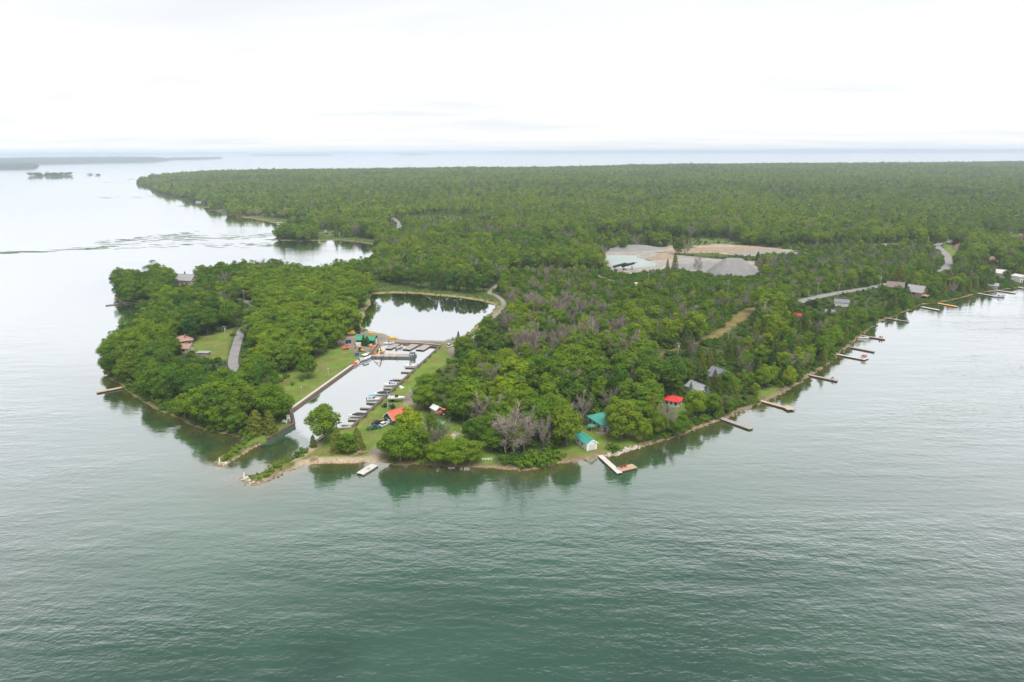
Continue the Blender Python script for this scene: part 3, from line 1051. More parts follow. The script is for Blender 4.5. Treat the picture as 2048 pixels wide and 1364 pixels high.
def crown_cedar(seed, H, W, base, n, leaf, power=0.8, col=0.35):
    rg = np.random.default_rng(seed)
    t = rg.uniform(0, 1, n) ** 1.25
    z = base + t * (H - base)
    prof = (1 - t) ** power * (1 - col) + col * np.sqrt(np.maximum(0, 1 - t ** 3))
    th = rg.uniform(0, 6.283, n)
    lob = 1 + 0.16 * np.sin(th * 3 + seed) + 0.14 * np.sin(th * 5 + z * 1.7 + seed * 2) + 0.1 * np.sin(z * 4.1 + th * 2)
    r = W / 2 * prof * lob * rg.uniform(0.72, 1.08, n)
    P = np.stack([r * np.cos(th), r * np.sin(th), z], 1)
    nn = unit(np.stack([np.cos(th), np.sin(th), np.full(n, 0.55)], 1) + rg.normal(size=(n, 3)) * 0.4)
    return leaf_quads(P, nn, leaf, rg, 0.9)


def twigs(seed, H, W, n, wd_):
    """branches and twigs of a leafless tree as thin slivers"""
    rg = np.random.default_rng(seed)
    Q = []

    def sliver(p, q, w0, w1):
        d = q - p
        s = np.cross(d, rg.normal(size=3))
        s /= np.linalg.norm(s) + 1e-9
        s2 = np.cross(d, s)
        s2 /= np.linalg.norm(s2) + 1e-9
        for k in (s, s2):
            Q.append([p - k * w0, p + k * w0, q + k * w1, q - k * w1])
    nb = 12
    for b in range(nb):
        a = b * 2.4 + rg.uniform(0, .6)
        z0 = H * (0.10 + 0.55 * b / nb)
        top = np.array([math.cos(a) * W * .5 * rg.uniform(.5, 1), math.sin(a) * W * .5 * rg.uniform(.5, 1), min(H, z0 + H * rg.uniform(.22, .45))])
        p0 = np.array([0, 0, z0])
        mid = p0 * .5 + top * .5 + np.array([math.cos(a), math.sin(a), -0.3]) * W * .05
        sliver(p0, mid, wd_ * 1.7, wd_ * 1.2)
        sliver(mid, top, wd_ * 1.2, wd_ * .6)
        for k in range(n // nb):
            t = rg.uniform(.25, 1)
            c = p0 + (mid - p0) * t * 2 if t < .5 else mid + (top - mid) * (t - .5) * 2
            dv = unit((np.array([[math.cos(a), math.sin(a), 1.0]]) + rg.normal(size=(1, 3)) * .75))[0]
            ln = W * rg.uniform(.10, .26)
            e = c + dv * ln
            sliver(c, e, wd_ * .62, wd_ * .3)
            for _ in range(2):
                e2 = c + (e - c) * rg.uniform(.3, 1)
                dv2 = unit((dv + rg.normal(size=3) * .7)[None])[0]
                sliver(e2, e2 + dv2 * ln * .55, wd_ * .42, wd_ * .22)
    return np.array(Q).reshape(-1, 3)


def trunk_mb(seed, H, r, base, limbs, W):
    rd = random.Random(seed)
    m = MB()
    p = Vector((0, 0, -0.6))
    rr = r * 1.25
    zs = [0.15 * H, 0.35 * H, 0.55 * H, 0.8 * H]
    for z in zs:
        q = Vector((rd.uniform(-.02, .02) * H, rd.uniform(-.02, .02) * H, z))
        r2 = r * (1 - 0.85 * z / H)
        m.tube(p, q, rr, r2, 6, False)
        p, rr = q, r2
    for k in range(limbs):
        a = k * 2.399 + rd.random()
        z0 = H * rd.uniform(.22, .5)
        q = Vector((math.cos(a) * W * .32, math.sin(a) * W * .32, z0 + H * rd.uniform(.12, .28)))
        m.tube((0, 0, z0), q, r * .45, r * .12, 5, False)
    return m


PROTO = {}      # key -> (trunk mesh, crown mesh, H, W)


def add_proto(key, Vc, cmat, tm, tmat, H, W):
    me = bpy.data.meshes.new('trunk')
    me.from_pydata(tm.v, [], tm.f)
    me.update()
    me.materials.append(M[tmat])
    PROTO[key] = (me, quads_mesh('crown', Vc, cmat), H, W)


for i in range(6):
    W_ = [10.0, 9.0, 11.0, 8.5, 9.6, 7.5][i]
    b_ = [1.6, 1.0, 2.0, 0.8, 1.2, 1.4][i]
    add_proto('broad%d' % i, crown_broad(100 + i, 15, W_, b_, [34, 30, 38, 28, 32, 26][i], 120, 0.58, irregular=[.25, .35, .2, .45, .3, .5][i]), 'leaf',
              trunk_mb(i, 13, 0.28, b_, 5, W_), 'bark', 15, W_)
add_proto('broad3', crown_broad(173, 15, 9.0, 1.5, 19, 125, 0.58, irregular=.9), 'leaf', trunk_mb(73, 14, 0.26, 2, 6, 9), 'bark', 15, 9.0)
add_proto('broad5', crown_broad(175, 16.5, 5.6, 0.8, 30, 70, 0.55, irregular=.5), 'leaf', trunk_mb(75, 15, 0.24, 2, 4, 5), 'bark', 15, 8.2)
add_proto('broad6', crown_broad(176, 15, 10.5, 3.4, 24, 130, 0.58, irregular=.7), 'leaf', trunk_mb(76, 13, 0.28, 3, 6, 10), 'bark', 15, 10.0)
for i in range(3):
    W_ = [4.2, 3.4, 5.0][i]
    add_proto('cedar%d' % i, crown_cedar(200 + i, 11, W_, 0.6, 1500, 0.55, [.75, .6, .9][i], [.35, .5, .2][i]), 'cedar', trunk_mb(20 + i, 9, 0.16, 0.5, 0, W_), 'bark', 11, W_)
for i in range(3):
    W_ = [7.0, 8.5, 5.0][i]
    add_proto('bare%d' % i, twigs(300 + i, 13, W_, [560, 680, 420][i], 0.05), 'twig', trunk_mb(30 + i, 12, 0.15, 3, 4, W_), 'bark_grey', 13, W_)
add_proto('spruce0', crown_cedar(400, 14, 5.2, 0.5, 1700, 0.6, 1.0, 0.08), 'spruce', trunk_mb(40, 12, 0.2, 1, 0, 4), 'bark', 14, 5.2)
for i in range(2):
    add_proto('shrub%d' % i, crown_broad(500 + i, 2.6, 3.4, -0.4, 9, 42, 0.42, irregular=.4), 'shrub', trunk_mb(50 + i, 1.6, 0.05, .2, 2, 2), 'bark', 2.6, 3.4)
for i in range(3):
    W_ = [10.5, 9, 11][i]
    add_proto('farbroad%d' % i, crown_broad(600 + i, 15, W_, 1.5, 11, 34, 1.5, irregular=.4), 'leaf', trunk_mb(60 + i, 11, 0.3, 2, 0, W_), 'bark', 15, W_)
add_proto('farcedar0', crown_cedar(650, 12, 4.6, 0.4, 260, 1.2, .8, .35), 'cedar', trunk_mb(65, 9, 0.2, .5, 0, 3), 'bark', 12, 4.6)
add_proto('farbare0', twigs(660, 13, 7.5, 70, 0.13), 'twig', trunk_mb(66, 12, 0.25, 3, 0, 5), 'bark_grey', 13, 7.5)
KEYS = sorted(PROTO)
KIDX = {k: i for i, k in enumerate(KEYS)}

# models used by the scattered woods: trunk and crown joined, one mesh per kind, in a collection that is not drawn by itself
lib = bpy.data.collections.new('tree_models')
for k in KEYS:
    tmesh, cmesh, _, _ = PROTO[k]
    nv = len(tmesh.vertices)
    V = [tuple(v.co) for v in tmesh.vertices] + [tuple(v.co) for v in cmesh.vertices]
    F = [tuple(p.vertices) for p in tmesh.polygons] + [tuple(v + nv for v in p.vertices) for p in cmesh.polygons]
    me = bpy.data.meshes.new('tree_model_' + k)
    me.from_pydata(V, [], F)
    me.materials.append(tmesh.materials[0])
    me.materials.append(cmesh.materials[0])
    me.polygons.foreach_set('material_index', np.array([0] * len(tmesh.polygons) + [1] * len(cmesh.polygons), np.int32))
    me.update()
    lib.objects.link(bpy.data.objects.new('model_' + k, me))

# ------------------------------------------------------------------ TREES: where they stand
# things that the photograph shows uncovered: no tree may stand in front of these pixels
KEEP = [(712, 668, 760, 700), (768, 655, 900, 740), (590, 745, 770, 850), (690, 740, 850, 870), (765, 815, 815, 850), (1150, 862, 1200, 925),
        (1172, 820, 1212, 905), (1196, 905, 1275, 950), (1327, 793, 1366, 822), (1382, 768, 1398, 782), (1424, 737, 1447, 762),
        (355, 660, 388, 702), (393, 700, 422, 714), (388, 676, 425, 704), (455, 668, 480, 735), (480, 600, 497, 612), (357, 543, 392, 570),
        (1200, 508, 1320, 558), (1370, 513, 1520, 562), (1875, 488, 1900, 540), (1600, 572, 1770, 612), (1440, 630, 1500, 672), (1395, 680, 1445, 696), (1340, 697, 1370, 712),
        (190, 768, 255, 786), (725, 585, 995, 690), (946, 588, 1012, 680), (680, 652, 715, 705), (1820, 566, 1848, 604), (1780, 562, 1800, 585),
        (2020, 550, 2048, 568), (1990, 542, 2004, 556), (1505, 785, 1550, 804), (862, 815, 895, 835), (866, 842, 890, 862), (436, 405, 450, 416), (780, 437, 800, 455),
        (640, 455, 655, 468), (560, 484, 745, 512), (1676, 603, 1688, 610), (1975, 515, 1987, 528), (2038, 470, 2048, 482), (1908, 488, 1918, 500),
        (1840, 600, 1905, 615), (745, 838, 770, 855), (430, 880, 500, 960), (560, 905, 760, 960), (440, 648, 452, 690), (895, 685, 910, 700), (500, 862, 600, 960), (1002, 812, 1058, 912), (1078, 840, 1098, 895), (845, 850, 880, 900)]
KEEP_PTS = []
for line in ([(1598, 612), (1612, 605), (1660, 593), (1715, 584), (1770, 573)], [(1872, 495), (1880, 503), (1890, 512), (1896, 521), (1896, 531), (1892, 537)],
             [(1500, 628), (1486, 633), (1468, 647), (1450, 661), (1437, 673), (1403, 688)], [(1367, 699), (1350, 704)],
             [(483, 667), (478, 682), (472, 702), (467, 722), (464, 730)], [(979, 589), (1003, 602), (1008, 613), (985, 637), (958, 668)],
             [(562, 510), (600, 522), (640, 526), (690, 512), (735, 496)], [(600, 500), (700, 495)],
             [(1215, 506), (1260, 504), (1340, 500)], [(1390, 498), (1440, 497), (1520, 501), (1585, 508)], [(1400, 505), (1500, 512)], [(1220, 515), (1300, 522)], [(1225, 530), (1310, 533), (1340, 525)],
             [(1235, 545), (1300, 542), (1380, 538)], [(1410, 535), (1440, 520), (1480, 516), (1505, 545)], [(1420, 550), (1510, 553)], [(786, 442), (797, 450)]):
    for (xa, ya), (xb, yb) in zip(line[:-1], line[1:]):
        nn_ = max(1, int(max(abs(xb - xa), abs(yb - ya)) / 9))
        KEEP_PTS += [(xa + (xb - xa) * k / nn_, ya + (yb - ya) * k / nn_) for k in range(nn_ + 1)]
HOUSES_CLEAR = []      # (x, y, radius)
for px, py, r in ((797, 848, 7), (735, 688, 8), (1170, 893, 7), (1208, 850, 8), (1348, 812, 6.5), (1392, 788, 6), (1440, 757, 8), (370, 692, 8), (378, 700, 5), (407, 712, 5),
                  (376, 568, 11), (1832, 596, 10), (1790, 582, 9), (2034, 566, 8), (1997, 554, 7), (878, 832, 5), (877, 856, 4), (436, 414, 9), (1660, 632, 6), (1682, 612, 6), (1982, 526, 7), (2044, 482, 8), (1600, 640, 6), (1912, 498, 6)):
    HOUSES_CLEAR.append((*G(px, py, 1.0), r))
BARE_Z = GP([(930, 600), (1180, 585), (1270, 680), (1150, 755), (960, 765), (905, 715)])
BRIGHT_Z = GP([(470, 575), (560, 560), (720, 565), (745, 600), (722, 655), (660, 715), (600, 745), (510, 765), (480, 715), (495, 640)])
FRONT_Z = GP([(835, 740), (1000, 760), (1180, 720), (1330, 700), (1440, 740), (1360, 870), (1260, 885), (1000, 920), (840, 915)])
SCRUB_Z = GP([(1010, 545), (1200, 545), (1260, 556), (1380, 552), (1480, 562), (1540, 560), (1525, 500), (1700, 492), (1870, 492), (1880, 520), (1880, 548), (1620, 596), (1500, 625), (1430, 668), (1310, 700), (1220, 640), (1010, 610)])
MEADOW_Z = GP([(796, 440), (830, 434), (900, 431), (975, 436), (960, 446), (1000, 458), (930, 462), (880, 472), (840, 460)])
PEN_Z = GP([(180, 800), (180, 540), (760, 500), (745, 600), (730, 660), (690, 705), (560, 830), (530, 900), (400, 900)])
STRIP_Z = GP([(1300, 720), (1440, 690), (1560, 640), (1780, 580), (1900, 550), (2200, 500), (2300, 560), (1900, 620), (1740, 680), (1640, 760), (1500, 830), (1420, 850)])

treelist = []      # dict-free rows: x y z kind scale_xy scale_z rot tone hero


def scatter(lo, hi, step, seed):
    rg = np.random.default_rng(seed)
    xs = np.arange(lo[0], hi[0], step)
    ys = np.arange(lo[1], hi[1], step)
    X, Y = np.meshgrid(xs, ys)
    X = X + (np.arange(len(ys)) % 2)[:, None] * step * .5
    P = np.stack([X.ravel(), Y.ravel()], 1) + rg.uniform(-.46, .46, (X.size, 2)) * step
    a = P[:, 0] / np.maximum(P[:, 1], 1)
    return P[np.abs(a) < 0.80], rg


def place_trees(ylo, yhi, step, near, seed):
    w = yhi * 0.82
    P, rg = scatter((-w, ylo), (w, yhi), step, seed)
    P = P[lookup(gdd, P) > 1.0]
    zz, dd, dc = ground_at(P)
    ok = (dd > (1.0 if near else 4)) & (dc > 4)
    if near:
        for q in CLEAR:
            s = sdf(P, q)
            ok &= s < 0.3
        for L_ in ROADS:
            ok &= seg_dist(P, smooth_line(L_, 4), False) > (2.8 if L_ is ROAD_PEN else 4.6)
        for hx, hy, hr in HOUSES_CLEAR:
            ok &= (P[:, 0] - hx) ** 2 + (P[:, 1] - hy) ** 2 > hr * hr
    if ylo >= 640:
        ok &= fbm(P[:, 0] / 110, P[:, 1] / 70, 91) < 0.70
    P, zz, dd = P[ok], zz[ok], dd[ok]
    n = len(P)
    big = fbm(P[:, 0] / 90, P[:, 1] / 90, 41)
    sm = fbm(P[:, 0] / 22, P[:, 1] / 22, 43)
    H = 9.5 + 6.0 * sm + rg.uniform(-3.0, 3.0, n)
    tone = 0.12 + 0.40 * big + 0.42 * fbm(P[:, 0] / 420, P[:, 1] / 260, 71) + rg.normal(0, .19, n)
    u = rg.uniform(0, 1, n)
    H = H * (0.80 + 0.62 * fbm(P[:, 0] / 300, P[:, 1] / 220, 73))
    pb = 0.04 + 0.15 * sstep(.48, .7, fbm(P[:, 0] / 55, P[:, 1] / 55, 47))
    pc = 0.10 + 0.25 * sstep(.55, .75, fbm(P[:, 0] / 70, P[:, 1] / 70, 53))
    Wk = np.ones(n)
    thin = np.zeros(n, bool)
    if not near:
        H = np.maximum(6.0, H + rg.normal(0, 2.4, n))
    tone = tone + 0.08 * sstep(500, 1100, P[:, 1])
    if near:
        z_ = inside(P, BARE_Z)
        pb[z_], pc[z_] = 0.60, 0.08
        H[z_] *= 0.78
        z_ = inside(P, PEN_Z)
        pb[z_], pc[z_] = 0.035, 0.03
        H[z_] = 11.0 + 4.5 * sm[z_] + rg.normal(0, 2.0, z_.sum())
        tone[z_] = 0.20 + .45 * sm[z_] + rg.normal(0, .15, z_.sum())
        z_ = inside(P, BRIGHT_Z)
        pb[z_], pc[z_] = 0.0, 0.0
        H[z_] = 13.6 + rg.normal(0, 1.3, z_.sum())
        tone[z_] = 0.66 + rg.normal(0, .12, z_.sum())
        z_ = inside(P, FRONT_Z)
        pb[z_], pc[z_] = 0.17, 0.10
        H[z_] = 10.5 + 5.0 * sm[z_] + rg.normal(0, 2.1, z_.sum())
        tone[z_] = 0.28 + .55 * sm[z_] + rg.normal(0, .17, z_.sum())
        z_ = inside(P, STRIP_Z)
        pb[z_], pc[z_] = 0.08, 0.56
        H[z_] = 8.5 + 2.5 * sm[z_] + rg.uniform(-1.5, 2.0, z_.sum())
        tone[z_] = 0.36 + .4 * sm[z_] + rg.normal(0, .2, z_.sum())
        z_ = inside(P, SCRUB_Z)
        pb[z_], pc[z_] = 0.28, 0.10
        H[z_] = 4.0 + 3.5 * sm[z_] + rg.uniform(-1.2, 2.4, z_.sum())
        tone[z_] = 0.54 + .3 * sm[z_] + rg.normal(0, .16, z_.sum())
        thin = z_ & (rg.uniform(0, 1, n) < 0.50)
        tall = (inside(P, PEN_Z) | inside(P, FRONT_Z)) & ~inside(P, SCRUB_Z)
        thin |= tall & (rg.uniform(0, 1, n) < 0.24)
        Wk = np.where(tall, 1.12, 1.0)
        brt = inside(P, BRIGHT_Z)
        thin |= brt & (rg.uniform(0, 1, n) < 0.28)
        Wk = np.where(brt, 1.32, Wk)
        z_ = inside(P, MEADOW_Z)
        H[z_] = rg.uniform(2.5, 7.5, z_.sum()) * (.6 + .8 * sm[z_])
        pb[z_] = 0
        tone[z_] = rg.uniform(.4, .75, z_.sum())
    kind = np.where(u < pb, 2, np.where(u < pb + pc, 1, 0))
    H = np.where(kind == 1, H * 0.92, np.where(kind == 2, H * .95, H))
    W = np.where(kind == 1, H * .40, np.where(kind == 2, H * .6, np.minimum(H * .66, 11.5))) * rg.uniform(.82, 1.22, n) * np.where(kind == 0, Wk, 1.0)
    if not near:
        W = np.maximum(W, step * 1.12)
    # shore trees lean out over the water: keep the crown a little smaller
    px, py, sc = proj(P[:, 0], P[:, 1], zz)
    if near:
        _, ty, _ = proj(P[:, 0], P[:, 1], zz + H)
        bad = np.zeros(n, bool)
        for (x0, y0, x1, y1) in KEEP:
            hw = W * sc * .42
            bad |= (px + hw > x0) & (px - hw < x1) & (ty < y1 - 2) & (py - 0.10 * (py - ty) > y0 + 3) & (py > y1 - 12)
        for (xj, yj) in KEEP_PTS:
            bad |= (np.abs(px - xj) < W * sc * .5) & (ty - 1 < yj) & (py - .04 * (py - ty) > yj)
        k = ~bad & ~thin & ~((px < 640) & (py > 884)) & ~((px < 506) & (py > 870))
    else:
        k = np.ones(n, bool)
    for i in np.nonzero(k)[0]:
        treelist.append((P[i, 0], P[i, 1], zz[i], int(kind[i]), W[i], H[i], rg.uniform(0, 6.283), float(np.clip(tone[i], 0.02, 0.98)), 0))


place_trees(180, 640, 6.0, True, 11)
place_trees(640, 1250, 8.0, True, 12)
place_trees(1250, 2400, 10.5, False, 13)
place_trees(2400, 4650, 14.0, False, 14)


def hero(px, py, kind, Hm, Wm, tone):
    p = at(px, py)
    treelist.append((p.x, p.y, p.z, kind, Wm, Hm, random.uniform(0, 6.28), tone, 1))


# kinds: 0 broadleaf, 1 cedar, 2 bare, 3 spruce
for h in [(650, 886, 0, 15.5, 11.5, .55), (676, 903, 1, 9.5, 5, .9), (716, 900, 1, 8.5, 5.5, .8), (694, 906, 0, 8, 7, .45), (627, 894, 1, 4.6, 2.2, .55),
          (514, 868, 1, 9.5, 6, .88), (541, 866, 1, 9.0, 5.5, .8), (550, 846, 0, 16.5, 13.5, .5), (470, 850, 0, 16, 13, .3), (440, 858, 0, 11, 8, .6), (478, 868, 0, 9, 8, .45),
          (617, 756, 0, 11, 9, .42), (800, 926, 0, 13, 11, .55), (782, 918, 0, 10, 8, .5), (820, 893, 0, 15.5, 11, .92), (838, 915, 0, 12, 9, .4), (822, 926, 0, 8, 7, .6),
          (855, 905, 2, 11, 6, .5), (875, 900, 2, 9, 4, .4),
          (880, 931, 0, 9, 9, .6), (912, 934, 0, 9.5, 10, .62), (942, 931, 0, 8.5, 9, .55), (925, 925, 0, 9, 9, .65), (895, 922, 0, 9, 8, .7),
          (1030, 908, 2, 17, 12, .75), (1012, 905, 2, 14, 9, .7), (1048, 902, 2, 15, 9, .6), (1088, 898, 2, 12, 5, .6), (1108, 885, 2, 10, 5, .5),
          (1132, 893, 0, 16, 11, .62), (1118, 880, 0, 15, 9, .6), (1072, 880, 0, 17, 10, .55), (1044, 850, 0, 15, 11, .6),
          (1243, 880, 0, 16, 11.5, .68), (1232, 866, 0, 14, 9, .72), (1284, 884, 0, 10, 7, .66), (1258, 862, 0, 13, 9, .6),
          (1334, 868, 2, 11, 7, .8), (1312, 858, 2, 9, 6, .7), (1412, 824, 3, 10.5, 5, .5), (1380, 800, 3, 8, 4, .4), (1388, 834, 0, 12, 8, .78), (1350, 872, 0, 7, 7, .35), (1362, 868, 0, 8, 6, .4),
          (1455, 828, 0, 7, 6, .4), (1438, 832, 1, 8, 4, .6), (928, 712, 0, 11, 10, .5), (917, 683, 1, 6, 2.6, .15), (968, 700, 0, 14, 10, .55), (975, 675, 0, 13, 9, .45),
          (600, 478, 0, 19, 20, .6), (575, 477, 0, 16, 16, .45), (622, 476, 0, 17, 17, .62), (560, 478, 0, 9, 9, .3), (612, 474, 0, 19, 17, .6), (588, 473, 0, 18, 16, .5),
          (1627, 615, 0, 6, 6, .0), (735, 692, 1, 5.5, 3.2, .35), (728, 691, 1, 6, 3, .3), (1510, 790, 0, 6, 4, .8),
          (842, 577, 0, 17, 10, .2), (856, 576, 0, 16, 9, .25), (870, 579, 1, 14, 7, .2), (884, 580, 1, 15, 7, .15), (898, 581, 0, 16, 9, .22), (912, 582, 1, 15, 7, .1), (926, 584, 0, 16, 10, .2), (940, 585, 1, 14, 7, .2), (952, 585, 0, 15, 9, .28), (966, 584, 0, 13, 8, .3), (828, 573, 0, 15, 9, .3), (795, 569, 0, 16, 10, .3), (812, 570, 0, 14, 9, .35), (1428, 778, 1, 9, 4, .5), (1452, 776, 0, 8.5, 7, .45), (1436, 782, 1, 7, 4, .6), (350, 712, 0, 10, 8, .4), (342, 700, 0, 11, 8, .3), (1792, 596, 0, 9, 8, .4), (1772, 594, 0, 8, 7, .35), (1812, 598, 1, 9, 5, .3), (1782, 600, 0, 8, 7, .45), (958, 888, 0, 11, 8, .45), (985, 903, 0, 9, 8, .4), (992, 885, 0, 12, 9, .5), (942, 880, 0, 9, 7, .35), (872, 884, 0, 8.5, 6, .5), (888, 882, 2, 8, 5, .6), (862, 868, 0, 8, 6, .4), (1604, 652, 1, 8, 4.5, .4), (1588, 650, 0, 7, 6, .4), (290, 600, 0, 11, 9, .55), (268, 596, 0, 10, 8, .45), (250, 590, 0, 8, 8, .4), (310, 606, 0, 14, 9, .6), (300, 580, 0, 14, 11, .4)]:
    hero(*h)
for P in ISLETS:
    n = 46 if P is ISLETS[0] else 3
    lo, hi = P.min(0), P.max(0)
    c = 0
    while c < n:
        q = np.array([[random.uniform(lo[0], hi[0]), random.uniform(lo[1], hi[1])]])
        if inside(q, P)[0]:
            treelist.append((q[0, 0], q[0, 1], 0.8, 0, random.uniform(12, 19), random.uniform(9, 17) if n > 5 else 6, random.uniform(0, 6), random.uniform(.2, .6), 0))
            c += 1

T = np.array(treelist)
tpx, tpy, tsc = proj(T[:, 0], T[:, 1], T[:, 2])
infr = (tpx > -40) & (tpx < 2088)
app = tsc * T[:, 5]
heroes = T[:, 8] > 0
chosen = np.zeros(len(T), bool)
for kd, lim in ((0, 296), (1, 160), (2, 150), (3, 5)):
    idx = np.nonzero((T[:, 3] == kd) & infr)[0]
    order = idx[np.argsort(-(app[idx] + 1000 * heroes[idx]))][:lim]
    chosen[order] = True

LM = [('the red-roofed cabin', 797, 850), ('the green-roofed workshop', 735, 690), ('the white boathouse', 1172, 900), ('the teal-roofed cottage', 1208, 858),
      ('the L-shaped dock', 1205, 912), ('the red-roofed cottage', 1346, 815), ('the slate-roofed house', 1437, 760), ('the long weathered dock', 1440, 838), ('the tan dock', 1523, 803),
      ('the brown bungalow', 372, 698), ('the grey-roofed house', 375, 568), ('the pale plank dock', 254, 776), ('the bay float', 312, 622), ('the thin bay dock', 262, 605),
      ('the sandy rock spit', 500, 950), ('the grassy rock spit', 480, 890), ('the timber canal corner', 585, 850), ('the bend of the pond track', 1008, 608),
      ('the gravel heap', 1465, 555), ('the quarry pool', 1260, 540), ('the work barge', 785, 716), ('the wide canal docks', 840, 690), ('the peninsula road', 468, 705),
      ('the top of the peninsula road', 490, 607), ('the flagpole', 775, 816), ('the beached boat', 793, 801), ('the square swim float', 735, 935), ('the orange tractor', 882, 832),
      ('the lagoon islet', 600, 478), ('the sandy beach', 680, 922), ('the brown grass clearing', 1450, 660), ('the north corner of the pond', 745, 588), ('the south corner of the pond', 910, 684),
      ('the lone lawn tree', 617, 756), ('the bushes by the bare trees', 1075, 930), ('the shallow bay', 310, 640), ('the west end of the pond', 722, 650), ('the tip of the wooded point', 207, 738),
      ('the front shore of the wooded point', 340, 830), ('the middle of the maple wood', 600, 640), ('the north side of the maple wood', 600, 552), ('the flat-roofed shed', 407, 710),
      ('the grey bare tree', 1030, 905), ('the heart of the cottage wood', 1090, 800), ('the dead stand', 1030, 680), ('the upper cottage wood', 1230, 760), ('the pole by the clearing', 1355, 715),
      ('the fire-pit clearing', 1525, 798), ('the third shore dock', 1617, 750), ('the red-chair dock', 1674, 709), ('the shady marina yard', 870, 880)]
LMP = np.array([G(px, py, 1.0) for _, px, py in LM])
ORD = ['first', 'second', 'third', 'fourth', 'fifth', 'sixth', 'seventh', 'eighth', 'ninth', 'tenth', 'eleventh', 'twelfth', 'thirteenth', 'fourteenth', 'fifteenth', 'sixteenth', 'seventeenth', 'eighteenth',
       'nineteenth', 'twentieth']


def ordw(i):
    if i < 20:
        return ORD[i]
    tens = ['twenty', 'thirty', 'forty', 'fifty', 'sixty', 'seventy'][(i + 1) // 10 - 2]
    u = (i + 1) % 10
    return tens + ('-' + ORD[u - 1] if u else '')


NM = ['broadleaf_tree', 'cedar_tree', 'bare_tree', 'spruce_tree']
KW = ['broadleaf tree', 'cedar', 'leafless grey tree', 'blue-grey spruce']
CW = ['tree', 'cedar', 'bare tree', 'spruce']
GRP = ['broadleaf trees of the point', 'cedars of the point', 'leafless trees of the point', 'spruces by the cottages']
VAR = [['broad%d' % i for i in range(7)], ['cedar%d' % i for i in range(3)], ['bare%d' % i for i in range(3)], ['spruce0']]
ci = np.nonzero(chosen)[0]
dl = ((T[ci][:, None, :2] - LMP[None]) ** 2).sum(2)
near_lm = dl.argmin(1)
rank = {}
for kd in range(4):
    for l in range(len(LM)):
        m = [j for j in range(len(ci)) if near_lm[j] == l and T[ci[j], 3] == kd]
        for r_, j in enumerate(sorted(m, key=lambda j: dl[j, l])):
            rank[j] = r_
rt = random.Random(5)
for j, i in enumerate(ci):
    x, y, z, kd, W, H, rot, tone, hr = T[i]
    kd = int(kd)
    key = rt.choice(VAR[kd] if not (hr and kd == 0) else ['broad0', 'broad1', 'broad2', 'broad4', 'broad6'])
    tm, cm, H0, W0 = PROTO[key]
    size = 'tall' if H > [14, 10, 12, 9][kd] else ('small' if H < [10.5, 7, 9, 5][kd] else 'medium')
    tint = ['dark green', 'mid-green', 'bright green', 'yellow-green'][min(3, int(tone * 4))] if kd == 0 else (['dark', 'green', 'olive'][min(2, int(tone * 3))] if kd == 1 else '')
    lab = ' '.join((size + ' ' + tint + ' ' + KW[kd]).split()) + ', ' + ordw(rank[j]) + ' out from ' + LM[near_lm[j]][0]
    e = thing(NM[kd], lab, CW[kd], (x, y, z - 0.15), rot, GRP[kd], (W / W0, W / W0, H / H0))
    link('trunk', tm, None, e)
    c = link('crown', cm, None, e)
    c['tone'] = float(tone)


def gn_scatter(name, rows):
    """rows: x y z key_index sx sz rot tone"""
    A = np.array(rows)
    me = bpy.data.meshes.new(name)
    me.vertices.add(len(A))
    me.vertices.foreach_set('co', A[:, :3].astype(np.float32).ravel())
    for nm, ty, ar in (('idx', 'INT', A[:, 3].astype(np.int32)), ('rot', 'FLOAT', A[:, 6].astype(np.float32)), ('tone', 'FLOAT', A[:, 7].astype(np.float32))):
        a = me.attributes.new(nm, ty, 'POINT')
        a.data.foreach_set('value', ar)
    a = me.attributes.new('scl', 'FLOAT_VECTOR', 'POINT')
    a.data.foreach_set('vector', np.stack([A[:, 4], A[:, 4], A[:, 5]], 1).astype(np.float32).ravel())
    o = tag(link(name, me), kind='stuff')
    ng = bpy.data.node_groups.new(name, 'GeometryNodeTree')
    ng.interface.new_socket('Geometry', in_out='INPUT', socket_type='NodeSocketGeometry')
    ng.interface.new_socket('Geometry', in_out='OUTPUT', socket_type='NodeSocketGeometry')
    L = ng.links.new
    gi, go = ng.nodes.new('NodeGroupInput'), ng.nodes.new('NodeGroupOutput')
    ip = ng.nodes.new('GeometryNodeInstanceOnPoints')
    ci_ = ng.nodes.new('GeometryNodeCollectionInfo')
    ci_.inputs['Collection'].default_value = lib
    ci_.inputs['Separate Children'].default_value = True
    ci_.inputs['Reset Children'].default_value = True
    ip.inputs['Pick Instance'].default_value = True

    def na(n_, dt):
        q = ng.nodes.new('GeometryNodeInputNamedAttribute')
        q.data_type = dt
        q.inputs['Name'].default_value = n_
        return q.outputs['Attribute']
    cx = ng.nodes.new('ShaderNodeCombineXYZ')
    L(na('rot', 'FLOAT'), cx.inputs['Z'])
    L(gi.outputs[0], ip.inputs['Points'])
    L(ci_.outputs[0], ip.inputs['Instance'])
    L(na('idx', 'INT'), ip.inputs['Instance Index'])
    L(cx.outputs[0], ip.inputs['Rotation'])
    L(na('scl', 'FLOAT_VECTOR'), ip.inputs['Scale'])
    L(ip.outputs[0], go.inputs[0])
    md = o.modifiers.new('scatter', 'NODES')
    md.node_group = ng
    return o


rows = []
FARV = [['farbroad0', 'farbroad1', 'farbroad2'], ['farcedar0'], ['farbare0'], ['farcedar0']]
for i in np.nonzero(~chosen)[0]:
    x, y, z, kd, W, H, rot, tone, hr = T[i]
    key = rt.choice(VAR[int(kd)] if y < 900 else FARV[int(kd)])
    _, _, H0, W0 = PROTO[key]
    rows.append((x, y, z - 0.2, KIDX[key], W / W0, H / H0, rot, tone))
gn_scatter('forest', rows)
print('trees', len(T), 'individual', chosen.sum())

